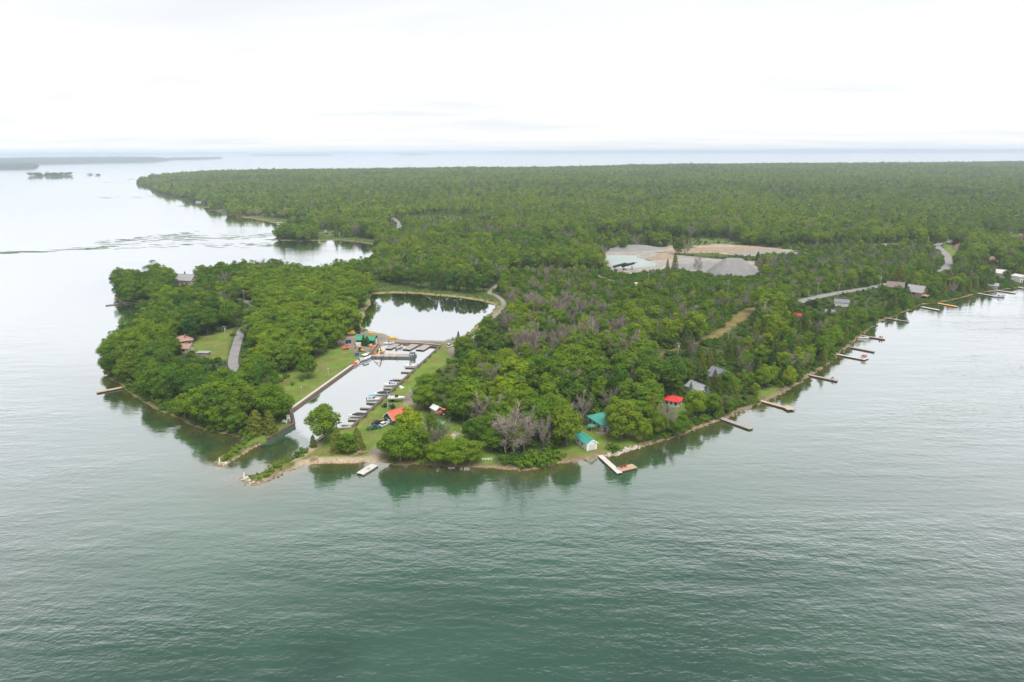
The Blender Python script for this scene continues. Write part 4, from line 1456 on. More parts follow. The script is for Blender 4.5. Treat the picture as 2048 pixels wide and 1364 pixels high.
# undergrowth: along the woods' edges, on the shore, in the scrub and round the quarry
rows = []
P, rg = scatter((-330, 180), (520, 640), 2.3, 31)
P2, _ = scatter((-500, 640), (760, 1000), 4.2, 32)
P = np.concatenate([P, P2])
P = P[lookup(gdd, P) > 0.6]
zz, dd, dc = ground_at(P)
ok = (dd > 0.35) & (dc > 1.6)
cl = np.zeros(len(P), bool)
for q in LAWN[:1] + LAWN[3:] + YARD + QUARRY_YARD + TAN_YARD + DIRT:
    cl |= sdf(P, q) > -0.6
for q in LAWN[2:3]:
    pass
for L_ in ROADS:
    cl |= seg_dist(P, smooth_line(L_, 4), False) < 3.2
for hx, hy, hr in HOUSES_CLEAR:
    cl |= (P[:, 0] - hx) ** 2 + (P[:, 1] - hy) ** 2 < (hr * .8) ** 2
px, py, sc = proj(P[:, 0], P[:, 1], zz)
marsh = zone_w(P, MARSH, 1) > .5
scrub = inside(P, SCRUB_Z)
edge = dd < 9
keepp = np.where(marsh, .55, np.where(scrub, .85, np.where(edge, .6, .35)))
keepp = keepp * (.4 + fbm(P[:, 0] / 8, P[:, 1] / 8, 61))
spit = ((px < 540) & (py > 872)) | ((px < 610) & (py > 905))
keepp = np.where(spit, .95, keepp)
keepp = np.where((dd < 3.5) & (px > 1290), 1.0, keepp)
keepp = np.where((dd < 4) & (px < 470), 1.0, keepp)
beachz = (px > 590) & (px < 765) & (py > 895)
ok &= ~cl & (rg.uniform(0, 1, len(P)) < keepp) & ~beachz
for i in np.nonzero(ok)[0]:
    s = rg.uniform(.35, 1.15)
    if marsh[i] or spit[i]:
        s *= .4
    if scrub[i]:
        s *= 1.15
    rows.append((P[i, 0], P[i, 1], zz[i], KIDX['shrub%d' % rg.integers(2)], s * rg.uniform(.9, 1.4), s * rg.uniform(.7, 1.2), rg.uniform(0, 6.28),
                 float(np.clip((.72 if (marsh[i] or spit[i]) else .42) + rg.uniform(-.25, .25), 0, 1))))
# planted or wild bushes seen one by one
for px, py, s, tn in [(1060, 932, 1.5, .6), (1075, 930, 1.7, .55), (1090, 926, 1.5, .65), (1050, 936, 1.3, .6), (1085, 936, 1.3, .5), (1100, 928, 1.4, .6), (1068, 922, 1.6, .6), (1110, 915, 1.2, .5), (1040, 930, 1.0, .7),
                      (1120, 918, 1.2, .7), (1095, 915, 1.3, .6), (1220, 898, .9, .4), (1232, 900, .8, .4), (1300, 878, 1.2, .35), (1318, 876, 1.2, .4), (1330, 874, 1.2, .3), (545, 770, .8, .4), (560, 764, .9, .45), (572, 756, 1.0, .4),
                      (585, 770, .6, .4), (604, 762, .7, .4), (608, 905, 1.0, .45), (600, 912, .9, .5), (592, 915, 1.0, .2), (575, 922, .8, .7), (555, 935, .9, .75), (540, 944, .8, .7), (560, 928, .7, .7),
                      (488, 888, .8, .7), (478, 898, .8, .75), (470, 905, .8, .7), (460, 914, .7, .8), (452, 920, .6, .85), (498, 880, 1.0, .6), (492, 872, 1.3, .5), (506, 872, 1.2, .5)]:
    p = at(px, py)
    rows.append((p.x, p.y, p.z, KIDX['shrub0'], s, s, random.uniform(0, 6), tn))
gn_scatter('shrubbery', rows)
print('shrubs', len(rows))
# @@OBJECTS
# ------------------------------------------------------------------ CANAL WALLS
def offset_band(P, w):
    P = np.array(P, float)
    n = len(P)
    Lf, Rt = [], []
    for i in range(n):
        a = P[i] - P[i - 1] if i else P[1] - P[0]
        b = P[i + 1] - P[i] if i < n - 1 else P[-1] - P[-2]
        a, b = a / np.linalg.norm(a), b / np.linalg.norm(b)
        m = a + b
        m = m / max(np.linalg.norm(m), 1e-6)
        s = np.array([-m[1], m[0]])
        k = w / 2 / max(0.45, abs(np.dot(s, np.array([-a[1], a[0]]))))
        Lf.append(P[i] + s * k)
        Rt.append(P[i] - s * k)
    return Lf, Rt


def band(P, w, z0, z1):
    """solid band along a polyline"""
    Lf, Rt = offset_band(P, w)
    return MB().loft([[(l[0], l[1], z0), (r[0], r[1], z0), (r[0], r[1], z1), (l[0], l[1], z1)] for l, r in zip(Lf, Rt)])


def canal_wall(name, P, label, cap='concrete', face='rust', top=1.12):
    e = thing(name, label, 'wall', (P[0][0], P[0][1], 0))
    Q = np.array(P) - np.array(P[0])
    band(Q, 1.0, -2.6, top - .14).build('sheet_piling', face, e)
    band(Q, 1.25, top - .14, top + .04).build('cap', cap, e)
    return e


canal_wall('canal_wall', CANAL_L[1:4], 'rusty sheet-pile canal wall with pale cap below the big lawn', 'concrete')
canal_wall('canal_wall', CANAL_L[3:6], 'dark timber wall round the canal corner by the lifeguard-style chair', 'wood_dark', 'wood_dark', 1.2)
canal_wall('canal_wall', CANAL_R[0:4], 'low canal edge beside the lone maple and sandy beach', 'wood_grey', 'rust', .95)
canal_wall('canal_wall', CANAL_R[3:5], 'dark canal edge that carries the row of finger docks', 'wood_dark', 'rust', 1.0)
canal_wall('canal_wall', CANAL_T, 'canal head wall along the berm below the pond', 'wood_grey', 'rust', 1.0)


# ------------------------------------------------------------------ DOCKS
def dock_world(p, q, w, label, mat='wood_grey', group=None, z=0.6, posts=True, name='dock', fat=0.16, edge='wood_dark'):
    p, q = Vector((p[0], p[1], 0)), Vector((q[0], q[1], 0))
    d = q - p
    ln = d.length
    e = thing(name, label, 'dock', (p.x, p.y, 0), math.atan2(d.y, d.x), group)
    nplank = max(2, int(ln / 3.2))
    for i in range(nplank):
        a, b = ln * i / nplank, ln * (i + 1) / nplank
        MB().box(((a + b) / 2, 0, z - .04), (b - a - .10, w, .08)).build('deck', mat, e)
    for s in (-1, 1):
        MB().box((ln / 2, s * (w / 2 - .07), z - .09 - fat), (ln - .05, .12, fat * 2)).build('side_beam', edge, e)
    if posts:
        k = max(2, int(ln / 4.5) + 1)
        for i in range(k):
            for s in (-1, 1):
                MB().tube((0.25 + (ln - .5) * i / (k - 1), s * (w / 2 - .22), -2.4), (0.25 + (ln - .5) * i / (k - 1), s * (w / 2 - .22), z - .1), .09).build('post', edge, e)
    return e


def dock(a, b, w, label, mat='wood_grey', group=None, z=0.6, **kw):
    return dock_world(G(*a, z), G(*b, z), w, label, mat, group, z, **kw)


FG = 'finger docks along the canal'
FING = [((811, 734), (840, 734)), ((802, 743), (829, 744)), ((786, 758), (812, 759)), ((783, 767), (803, 768)), ((767, 776), (793, 777)), ((757, 783), (785, 785)),
        ((750, 793), (774, 795)), ((733, 804), (761, 806)), ((720, 815), (750, 816)), ((711, 825), (738, 827)), ((696, 838), (726, 839)), ((683, 849), (711, 850))]
for i, (a, b) in enumerate(FING):
    dock(b, a, 1.1, 'narrow weathered finger dock, ' + ordw(i) + ' down the canal from its head', 'wood_grey', FG, 0.55, name='finger_dock')
dock((707, 858), (693, 853), 2.6, 'short pale floating platform at the mouth end of the finger docks', 'offwhite', None, .45, posts=False)
WG = 'wide docks at the canal head'
dock((795, 687.5), (776, 697), 3.4, 'wide grey plank dock at canal head behind the barge boom', 'wood_grey', WG, .55)
dock((831, 688.5), (812, 698.5), 4.6, 'wide grey plank dock between the skiff and the open slip', 'wood_grey', WG, .55)
dock((856, 689.5), (839, 699.5), 4.6, 'wide grey plank dock at canal head closest to the grass bank', 'wood_grey', WG, .55)
dock((884, 694), (858, 691.5), 1.4, 'slim dark walkway joining the wide docks to the bank', 'wood_dark', WG, .6)

# shore docks
SG = 'docks along the lake shore'
SH = [((1200, 910), (1240, 946), 1.9, 'pale straight plank dock in front of the boathouse, stem of the L', 'offwhite'),
      ((1237, 939), (1270, 931), 3.0, 'orange-brown platform that forms the foot of the L dock', 'wood_orange'),
      ((1440, 835), (1503, 857), 2.2, 'long weathered grey dock below the blue spruce', 'wood_grey'),
      ((1522, 801), (1580, 817), 1.8, 'tan dock with wide end below the fire-pit clearing', 'wood_tan'),
      ((1617, 749), (1675, 761), 1.7, 'grey dock carrying red chairs, first up the shore from the fire-pit clearing', 'wood_grey'),
      ((1674, 708), (1731, 719), 1.7, 'white dock with a red round seat shelter on its end', 'offwhite'),
      ((1697, 693), (1749, 703), 1.5, 'bare pale dock between the white dock and the motorboat dock', 'wood_grey'),
      ((1720, 670), (1770, 678), 1.6, 'grey dock with a moored motorboat and a red seat', 'wood_grey'),
      ((1775, 636), (1818, 643), 1.4, 'thin pale dock below the leaning shore trees', 'wood_grey'),
      ((1843, 613), (1879, 620), 2.2, 'pale dock below the timber-fronted house', 'offwhite'),
      ((1876, 606), (1914, 613), 2.2, 'bright yellow-orange dock next to the timber-fronted house', 'wood_yellow'),
      ((1955, 586), (1990, 592), 1.8, 'pale dock with a grey pontoon boat at its end', 'offwhite'),
      ((1993, 580), (2031, 586), 2.0, 'pale dock between the pontoon boat and the white house', 'offwhite'),
      ((2031, 573), (2068, 580), 2.0, 'pale dock in front of the white lakeside house', 'offwhite'),
      ((256, 772), (193, 784), 2.0, 'pale straight dock off the tip of the wooded point', 'wood_tan'),
      ((266, 604), (211, 610), 1.4, 'thin grey dock with a dark moored boat in the bay', 'wood_grey'),
      ((316, 622), (280, 626), 2.4, 'short cream float dock in the shallow bay', 'wood_tan'),
      ((269, 357.5), (256, 358.5), 5.0, 'tiny brown dock at the far tip of the forest', 'wood_orange')]
SHORE_DOCK = [dock(a, b, w, lab, mt, SG) for a, b, w, lab, mt in SH]
# lighter wide end on the tan dock
dock((1570, 812), (1583, 819), 3.2, 'square end platform of the tan dock', 'wood_tan', None, .68)

# swim float off the beach
p = at(735, 938, .5)
e = thing('swim_float', 'white square swim float moored off the sandy beach', 'float', (p.x, p.y, 0), R(62))
for i in range(5):
    MB().box((-3.0 + i * 1.5, 0, .48), (1.44, 2.9, .1)).build('deck', 'offwhite', e)
for s in (-1, 1):
    MB().box((0, s * 1.15, .2), (7.3, .5, .45)).build('pontoon', 'steel', e)
MB().box((.3, -.2, .62), (1.1, .8, .18)).build('hatch', 'wood_tan', e)
for x in (-3.4, 3.4):
    MB().tube((x, 1.2, .5), (x, 1.2, .85), .06).build('cleat', 'steel', e)


# ------------------------------------------------------------------ BOATS
def hull_rings(L_, B, H, n=9, sharp=2.2):
    rings = []
    for i in range(n):
        t = i / (n - 1)
        x = -L_ / 2 + L_ * t
        hb = B / 2 * (0.90 + .1 * math.sin(math.pi * min(1, t * 1.6))) * (1 - max(0, (t - .45) / .55) ** sharp) + .03
        sheer = H * (1 + .22 * t * t)
        keel = H * (.18 + .75 * max(0, (t - .72) / .28) ** 2)
        rings.append([(x, -hb, sheer), (x, -hb * .86, H * .45 + keel * .25), (x, 0, keel * .5 - .05), (x, hb * .86, H * .45 + keel * .25), (x, hb, sheer)])
    return rings


def boat(px, py, heading, L_, label, style='runabout', canvas=None, z=-0.12, hullmat='gel', group='small boats of the marina', stripe=None):
    """heading in degrees of the bow, 0 = +x"""
    p = at(px, py, 0.3 if z < 0.2 else z)
    e = thing('motor_boat', label, 'boat', (p.x, p.y, z), R(heading), group)
    B, H = L_ * .36, L_ * .15
    rg_ = hull_rings(L_, B, H)
    MB().loft(rg_).build('hull', hullmat, e)
    # deck with an open cockpit: foredeck, side decks
    fd = MB()
    n = len(rg_)
    for i in range(n // 2, n - 1):
        a, b = rg_[i], rg_[i + 1]
        fd.add([(a[0][0], a[0][1], a[0][2] + .02), (b[0][0], b[0][1], b[0][2] + .02), (b[0][0], 0, b[0][2] + .10), (a[0][0], 0, a[0][2] + .12)], [(0, 1, 2, 3)])
        fd.add([(a[4][0], a[4][1], a[4][2] + .02), (a[0][0], 0, a[0][2] + .12), (b[0][0], 0, b[0][2] + .10), (b[4][0], b[4][1], b[4][2] + .02)], [(0, 1, 2, 3)])
    fd.build('foredeck', hullmat, e)
    if stripe:
        st = MB()
        for s in (0, 4):
            for i in range(n - 1):
                a, b = rg_[i][s], rg_[i + 1][s]
                sg = -1 if s == 0 else 1
                st.add([(a[0], a[1] + sg * .02, a[2] - .10), (b[0], b[1] + sg * .02, b[2] - .10), (b[0], b[1] + sg * .02, b[2] - .26), (a[0], a[1] + sg * .02, a[2] - .26)], [(0, 1, 2, 3)])
        st.build('stripe', stripe, e)
    if style == 'covered':
        rings = []
        for i in range(7):
            t = i / 6
            x = -L_ * .5 + L_ * .80 * t
            hb = B / 2 * (.96 if t < .6 else .96 - .45 * (t - .6) / .4)
            top = H * (1.05 + .75 * math.sin(math.pi * min(1, .15 + t * .8)))
            rings.append([(x, -hb, H * 1.04), (x, -hb * .5, top), (x, hb * .5, top), (x, hb, H * 1.04)])
        MB().loft(rings).build('cover', canvas or 'black', e)
    else:
        MB().box((-L_ * .20, 0, H * 1.0), (L_ * .52, B * .70, .06)).build('cockpit_floor', 'wood_tan' if style == 'skiff' else 'offwhite', e)
        for s in (-1, 1):
            MB().box((-L_ * .10, s * B * .22, H * 1.28), (L_ * .09, B * .22, H * .55)).build('seat', 'offwhite', e)
        MB().box((-L_ * .40, 0, H * 1.25), (L_ * .10, B * .66, H * .5)).build('bench', 'offwhite', e)
        ws = MB()
        ws.add([(L_ * .02, -B * .40, H * 1.15), (L_ * .02, B * .40, H * 1.15), (-L_ * .03, B * .36, H * 1.85), (-L_ * .03, -B * .36, H * 1.85), (L_ * .10, 0, H * 1.2), (L_ * .05, 0, H * 1.85)],
               [(0, 4, 5, 3), (4, 1, 2, 5)])
        ws.build('windscreen', 'glass', e)
        if style in ('bimini', 'cruiser', 'cabin'):
            if style == 'cabin':
                MB().box((-L_ * .02, 0, H * 1.75), (L_ * .36, B * .72, H * 1.5), taper=.86).build('cabin', canvas or 'gel', e)
                MB().box((-L_ * .02, 0, H * 1.95), (L_ * .372, B * .735, H * .45), taper=.97).build('cabin_window', 'glass', e)
            else:
                hh = H * 2.7
                MB().box((-L_ * .18, 0, hh), (L_ * .40, B * .86, .10), taper=.9).build('canopy', canvas or 'blue', e)
                for sx in (-.34, -.02):
                    for s in (-1, 1):
                        MB().tube((L_ * sx, s * B * .38, H), (L_ * sx, s * B * .38, hh), .03, n=4).build('canopy_pole', 'lightsteel', e)
    MB().box((-L_ * .53, 0, H * 1.0), (L_ * .07, B * .22, H * 1.3), taper=.8).build('outboard_motor', 'black', e)
    return e


boat(821, 732.5, 185, 6.2, 'white open boat alone at the top finger dock', 'runabout')
boat(780, 770, 188, 6.0, 'white boat under a navy blue folded top in the middle of the dock row', 'bimini', 'navy')
boat(762, 789, 186, 6.6, 'white boat with a long dark cover, halfway down the dock row', 'covered', 'black')
boat(748, 799, 5, 5.6, 'white boat shaded by a light blue canopy on posts', 'bimini', 'blue')
boat(713, 832.5, 186, 6.6, 'white boat under a dark cover at the lower end of the docks', 'covered', 'black')
boat(731, 718.5, 55, 8.2, 'white cabin cruiser tied to the lawn-side canal wall', 'cabin', None, hullmat='gel', stripe='navy')
boat(711, 729, 60, 6.0, 'white boat with red trim and red cover behind the cabin cruiser', 'covered', 'red', stripe='red')
boat(799, 694.5, 60, 5.6, 'grey aluminium skiff between the wide docks', 'skiff', None, hullmat='lightsteel')
boat(778, 686.8, 195, 6.0, 'white boat hauled against the canal head berm', 'runabout')
boat(237, 607.6, 175, 5.0, 'dark boat moored at the thin bay dock', 'covered', 'black', hullmat='steel', group='boats on the lake shore')
boat(1727, 676, 175, 5.5, 'white boat moored inshore along the grey shore dock', 'runabout', group='boats on the lake shore')
boat(1997, 593.5, 175, 7.0, 'grey pontoon boat with a folded top', 'bimini', 'slate', hullmat='lightsteel', group='boats on the lake shore')
boat(397, 404.5, 10, 10, 'small white boat anchored off the far forest shore', 'runabout', group='boats on the lake shore')
boat(652, 466.5, 20, 9, 'white boat in the reeds behind the lagoon islet', 'cabin', group='boats on the lake shore', z=.1)
boat(559, 446.5, 20, 8, 'white boat at the marsh edge off the far forest', 'runabout', group='boats on the lake shore', z=.1)
# boats pulled out on the lawn
e = boat(793, 799, 2, 7.0, 'white boat on a trailer on the lawn, dark box on deck', 'runabout', z=1.9)
MB().box((0, 0, 1.55), (1.6, 1.3, .75), taper=.75).build('deck_box', 'black', e)
p = at(793, 801)
t_ = thing('boat_trailer', 'low steel trailer under the white boat on the lawn', 'trailer', (p.x, p.y + .3, p.z), R(2))
for s in (-1, 1):
    MB().box((0, s * .7, .62), (6.4, .12, .14)).build('rail', 'steel', t_)
    MB().tube((-1.2, s * 1.05 - .1, .36), (-1.2, s * 1.05 + .1, .36), .36, n=12).build('wheel', 'black', t_)
    MB().box((-1.0, s * .7, .92), (3.5, .16, .45)).build('bunk', 'wood_dark', t_)
MB().beam((3.2, 0, .62), (4.6, 0, .5), .14, .14).build('tongue', 'steel', t_)
p = at(783, 801)
e = thing('water_tank', 'bright blue plastic tank at the stern of the beached boat', 'tank', p)
MB().tube((0, 0, 0), (0, 0, 1.5), .7, .7, 12).build('body', 'blueplastic', e)
MB().tube((0, 0, 1.5), (0, 0, 1.7), .35, .3, 10).build('lid', 'blue', e)


def upturned(px, py, rz, label, L_=4.2):
    p = at(px, py)
    e = thing('upturned_dinghy', label, 'dinghy', p, R(rz), 'dinghies on the grass')
    rings = []
    for i in range(8):
        t = i / 7
        x = -L_ / 2 + L_ * t
        hb = L_ * .19 * (1 - max(0, (t - .4) / .6) ** 2.2) + .03
        rings.append([(x, -hb, .05), (x, -hb * .8, .4), (x, 0, .62 - .2 * t * t), (x, hb * .8, .4), (x, hb, .05)])
    MB().loft(rings).build('hull', 'gel', e)
    MB().beam((-L_ * .45, 0, .64), (L_ * .3, 0, .6), .06, .08).build('keel', 'offwhite', e)
    MB().box((-L_ / 2 - .03, 0, .25), (.06, L_ * .34, .4)).build('transom', 'offwhite', e)


upturned(803, 775, 120, 'white dinghy upturned on the canal-side grass')
upturned(833, 776, 110, 'white dinghy upturned against the wood edge by the gravel', 3.6)

# ------------------------------------------------------------------ BUILDINGS
def house(name, px, py, rz, w, l, hw, hr, wall, roof, label, kind='gable', cat='house', over=.45, win=(), door=None, chimney=False, trim='white', z=None):
    """w along local x, l along local y (ridge along y); gable ends at -y and +y"""
    p = at(px, py)
    e = thing(name, label, cat, (p.x, p.y, p.z if z is None else z), R(rz))
    if kind == 'gable':
        poly = [(-w / 2, -.6), (w / 2, -.6), (w / 2, hw), (0, hw + hr - .05), (-w / 2, hw)]
        rings = [[(x, y, z_) for x, z_ in poly] for y in (-l / 2, l / 2)]
        MB().loft(rings).build('wall', wall, e)
        k = hr / (w / 2)
        rf = None
        for s in (-1, 1):
            m = MB()
            x1, z1 = s * (w / 2 + over), hw - over * k
            y0, y1 = -l / 2 - over, l / 2 + over
            m.add([(0, y0, hw + hr), (x1, y0, z1), (x1, y1, z1), (0, y1, hw + hr), (0, y0, hw + hr + .14), (x1, y0, z1 + .14), (x1, y1, z1 + .14), (0, y1, hw + hr + .14)],
                  [(0, 1, 2, 3), (7, 6, 5, 4), (0, 4, 5, 1), (1, 5, 6, 2), (2, 6, 7, 3), (3, 7, 4, 0)])
            rf = m.build('roof', roof, e)
            ns = max(3, int(l / 1.6))
            for i in range(ns + 1):                      # standing seams / courses
                y = y0 + (y1 - y0) * i / ns
                MB().beam((s * .05, y, hw + hr + .16), (x1, y, z1 + .16), .06, .06).build('roof_seam', roof, rf)
        MB().box((0, 0, hw + hr + .17), (.3, l + 2 * over, .08)).build('ridge_cap', roof, e)
        for s in (-1, 1):                                # barge boards
            for y in (-l / 2 - over - .04, l / 2 + over + .04):
                MB().beam((0, y, hw + hr + .02), (s * (w / 2 + over), y, hw - over * k + .02), .06, .26).build('barge_board', trim, e)
    else:
        MB().box((0, 0, (hw - .6) / 2), (w, l, hw + .6)).build('wall', wall, e)
        o_ = over
        r_ = min(w, l) / 2
        ry = max(0, l / 2 - r_ * .95) if l >= w else 0.0
        rx = 0.0 if l >= w else max(0, w / 2 - r_ * .95)
        V = [(-w / 2 - o_, -l / 2 - o_, hw), (w / 2 + o_, -l / 2 - o_, hw), (w / 2 + o_, l / 2 + o_, hw), (-w / 2 - o_, l / 2 + o_, hw), (-rx, -ry, hw + hr), (rx, ry, hw + hr)]
        if l >= w:
            Fs = [(0, 1, 4), (1, 2, 5, 4), (2, 3, 5), (3, 0, 4, 5)]
        else:
            Fs = [(0, 1, 5, 4), (1, 2, 5), (2, 3, 4, 5), (3, 0, 4)]
        for f in Fs:
            MB().add([V[i] for i in f] + [(V[i][0], V[i][1], V[i][2] - .14) for i in f],
                     [tuple(range(len(f))), tuple(range(2 * len(f) - 1, len(f) - 1, -1))] + [(k, len(f) + k, len(f) + (k + 1) % len(f), (k + 1) % len(f)) for k in range(len(f))]).build('roof', roof, e)
        for i, j in ((0, 4), (1, 4 if l >= w else 5), (2, 5), (3, 5 if l >= w else 4), (4, 5)):
            if (Vector(V[i]) - Vector(V[j])).length > .3:
                MB().beam(Vector(V[i]) + Vector((0, 0, .04)), Vector(V[j]) + Vector((0, 0, .04)), .22, .1).build('hip_cap', roof, e)
    for (side, u, zc, ww, wh) in win:
        m, f = MB(), MB()
        if side in 'FB':
            y = (-l / 2 - .03) if side == 'F' else l / 2 + .03
            f.box((u, y, zc), (ww + .24, .08, wh + .24))
            m.box((u, y + (-.03 if side == 'F' else .03), zc), (ww, .08, wh))
        else:
            x = (-w / 2 - .03) if side == 'L' else w / 2 + .03
            f.box((x, u, zc), (.08, ww + .24, wh + .24))
            m.box((x + (-.03 if side == 'L' else .03), u, zc), (.08, ww, wh))
        fo = f.build('window', trim, e)
        m.build('pane', 'glass', fo)
    if door:
        side, u, ww, wh, dm = door
        m = MB()
        if side in 'FB':
            m.box((u, (-l / 2 - .05) if side == 'F' else l / 2 + .05, wh / 2), (ww, .1, wh))
        else:
            m.box(((-w / 2 - .05) if side == 'L' else w / 2 + .05, u, wh / 2), (.1, ww, wh))
        m.build('door', dm, e)
    if chimney:
        MB().box((w * .22, l * .15, hw + hr * .9), (.8, .8, hr * 1.1)).build('chimney', 'brown', e)
    return e


house('boathouse', 1172, 891, 24, 4.0, 8.0, 2.5, 1.25, 'white', 'teal', 'white boathouse with teal metal roof beside the shore dock', cat='boathouse', over=.35,
      win=[('L', -1, 1.4, .9, .8), ('L', 2, 1.4, .9, .8)], door=('F', 0, 2.6, 2.1, 'offwhite'))
e = house('cottage', 1211, 851, 26, 9.5, 9.5, 2.9, 2.5, 'offwhite', 'teal', 'white cottage with large teal hipped roof under the lawn trees', 'hip', over=.5,
          win=[('L', -2.8, 1.6, 1.0, 1.2), ('L', 0, 1.6, 1.0, 1.2), ('L', 2.8, 1.6, 1.0, 1.2), ('F', -1.0, 1.6, 1.1, 1.6), ('F', .6, 1.6, 1.1, 1.6), ('F', 3.4, 1.6, 1.4, 1.2)], door=('F', -3.4, 1.0, 2.1, 'brown'))
MB().box((-1.5, -5.9, 2.55), (5.4, 2.6, .14)).build('porch_roof', 'teal', e)
for x in (-4.0, -1.5, 1.0):
    MB().box((x, -7.0, 1.2), (.16, .16, 2.6)).build('porch_post', 'white', e)
MB().box((-1.2, -6.4, .18), (6.5, 3.2, .3)).build('porch_deck', 'brown', e)
house('cabin', 797, 841, -43, 5.6, 9.0, 2.5, 2.2, 'darkgreen', 'coral', 'dark green cabin with coral red metal roof by the canal', cat='cabin', over=.5,
      win=[('F', -1.2, 1.5, .9, 1.0), ('F', 1.3, 1.5, .9, 1.0), ('R', 0, 1.5, 1.2, 1.0), ('R', -2.6, 1.5, 1.2, 1.0)], door=('F', .1, .9, 2.0, 'white'))
e = house('workshop', 734, 687, 84, 6.4, 9.4, 2.9, 1.5, 'darkgreen', 'greenroof', 'dark green workshop with bright green roof above the canal', cat='workshop', over=.5, trim='darkgreen',
          win=[('F', -1.7, 1.6, 1.2, 1.6), ('L', 2.5, 1.6, 1.2, 1.0), ('L', -2.4, 1.6, 1.2, 1.0)], door=('F', 1.3, 2.2, 2.5, 'white'))
house('cottage', 1346, 809, 60, 5.2, 5.8, 2.4, 1.5, 'white', 'redroof', 'small white cottage with bright red roof among the trees', 'hip', over=.5,
      win=[('L', -1.8, 1.5, .8, 1.3), ('L', 0, 1.5, .8, 1.3), ('L', 1.8, 1.5, .8, 1.3), ('F', -1.2, 1.5, .9, 1.2), ('F', 1.2, 1.5, .9, 1.2)], door=('F', 0, .9, 2.0, 'brown'))
house('house', 1438, 762, 30, 8.0, 8.0, 2.8, 3.0, 'tan', 'slate', 'house with steep dark slate roof hidden in the cedars', over=.5, win=[('F', -2, 1.6, 1.2, 1.2), ('F', 2, 1.6, 1.2, 1.2)], chimney=False)
house('shed', 1393, 785, 30, 6.0, 7.0, 2.6, 1.8, 'white', 'grey', 'pale shed with light grey roof behind the blue spruce', cat='shed', over=.4, win=[('F', 0, 1.5, 1, 1)])
house('bungalow', 366, 688, -60, 8.2, 9.4, 2.6, 2.0, 'brown', 'brownroof', 'brown bungalow with brown hipped roof in the wooded point', 'hip', cat='house', win=[('F', -2, 1.5, 1.2, 1.2), ('R', 0, 1.5, 1.4, 1.2), ('R', 3, 1.5, 1.2, 1.2)], chimney=True)
house('garage', 374, 703, 85, 6.2, 5.0, 2.6, 1.6, 'tan', 'brownroof', 'small brown-roofed garage in front of the brown bungalow', cat='garage', win=[('L', 0, 1.5, 1.6, 1.0)], door=('F', 0, 2.4, 2.1, 'offwhite'))
p = at(408, 712)
e = thing('flat_shed', 'low flat-roofed grey shed on the clearing by the peninsula road', 'shed', p, R(-4))
MB().box((0, 0, .9), (5.6, 3.0, 2.2)).build('wall', 'wood_grey', e)
MB().box((0, 0, 2.08), (6.4, 3.6, .16)).build('roof', 'grey', e)
MB().box((-1.2, -1.53, .9), (1.0, .08, 1.7)).build('door', 'brown', e)
house('house', 374, 571, 75, 9.0, 15.0, 5.0, 3.6, 'tan', 'grey', 'large tan house with pale grey roof at the back of the point', over=.6,
      win=[('F', -2, 3.6, 1.2, 1.4), ('F', 2, 3.6, 1.2, 1.4), ('F', 0, 6.4, 1.0, 1.2), ('L', -4, 2.5, 1.4, 1.4), ('L', 0, 2.5, 1.4, 1.4), ('L', 4, 2.5, 1.4, 1.4)], chimney=True)
e = house('timber_house', 1831, 592, 40, 8.0, 9.5, 4.0, 3.6, 'wood_orange', 'grey', 'grey-roofed house with an orange timber gable facing the lake', over=.8, trim='wood_orange',
          win=[('F', -2.4, 2.0, 1.6, 2.4), ('F', 0, 2.0, 1.6, 2.4), ('F', 2.4, 2.0, 1.6, 2.4), ('F', 0, 5.4, 1.8, 1.4), ('L', 0, 2.4, 1.6, 1.4)])
MB().box((0, -6.8, 1.6), (8.4, 4.0, .22)).build('deck', 'wood_orange', e)
for x in (-4.4, 0, 4.4):
    MB().box((x * .9, -8.6, .6), (.25, .25, 2.2)).build('deck_post', 'wood_tan', e)
house('house', 1790, 580, 60, 9.0, 10.0, 3.0, 3.0, 'brown', 'mauve', 'mauve-brown roofed house at the end of the straight road', over=.6, win=[('F', 0, 1.6, 1.4, 1.2), ('L', 0, 1.6, 1.4, 1.2)])
house('garage', 1682, 611, 75, 5.5, 8.0, 2.7, 1.5, 'white', 'slate', 'white carport with dark roof below the straight road', cat='garage', win=[('F', 0, 1.5, 1.4, 1.2)])
house('shed', 1661, 632, 70, 6.0, 6.0, 2.5, 1.6, 'brown', 'slate', 'mauve-roofed shed below the carport', cat='shed', win=[('F', 0, 1.4, 1, 1)])
house('cottage', 1597, 640, 60, 4.6, 5.4, 2.4, 1.5, 'white', 'redroof', 'cottage with orange-red roof deep in the shore woods', win=[('F', 0, 1.4, 1, 1)])
house('house', 2037, 563, 20, 7.5, 7.0, 4.4, 1.1, 'white', 'offwhite', 'white two-storey house on the lake shore beyond the orange dock', over=.4,
      win=[('F', -2.4, 3.3, 1.2, 1.1), ('F', 0, 3.3, 1.2, 1.1), ('F', 2.4, 3.3, 1.2, 1.1), ('F', -2.4, 1.2, 1.2, 1.2), ('F', 1.2, 1.2, 2.6, 1.5)])
house('cottage', 1996, 552, 50, 8.0, 9.0, 3.0, 2.4, 'offwhite', 'offwhite', 'pale-roofed cottage in the trees behind the white shore house', win=[('F', 0, 1.5, 1.4, 1.2)])
house('boathouse', 1983, 576, 60, 6.0, 7.0, 2.4, 1.4, 'grey', 'grey', 'low grey boathouse at the water under the shore trees', cat='boathouse', win=[('F', 0, 1.3, 1.4, 1.0)])
house('house', 1982, 526, 35, 9, 9, 3.2, 2.6, 'tan', 'brownroof', 'pinkish house front half hidden in the trees above the shore', win=[('F', -2, 1.6, 1.4, 1.2), ('F', 2, 1.6, 1.4, 1.2)])
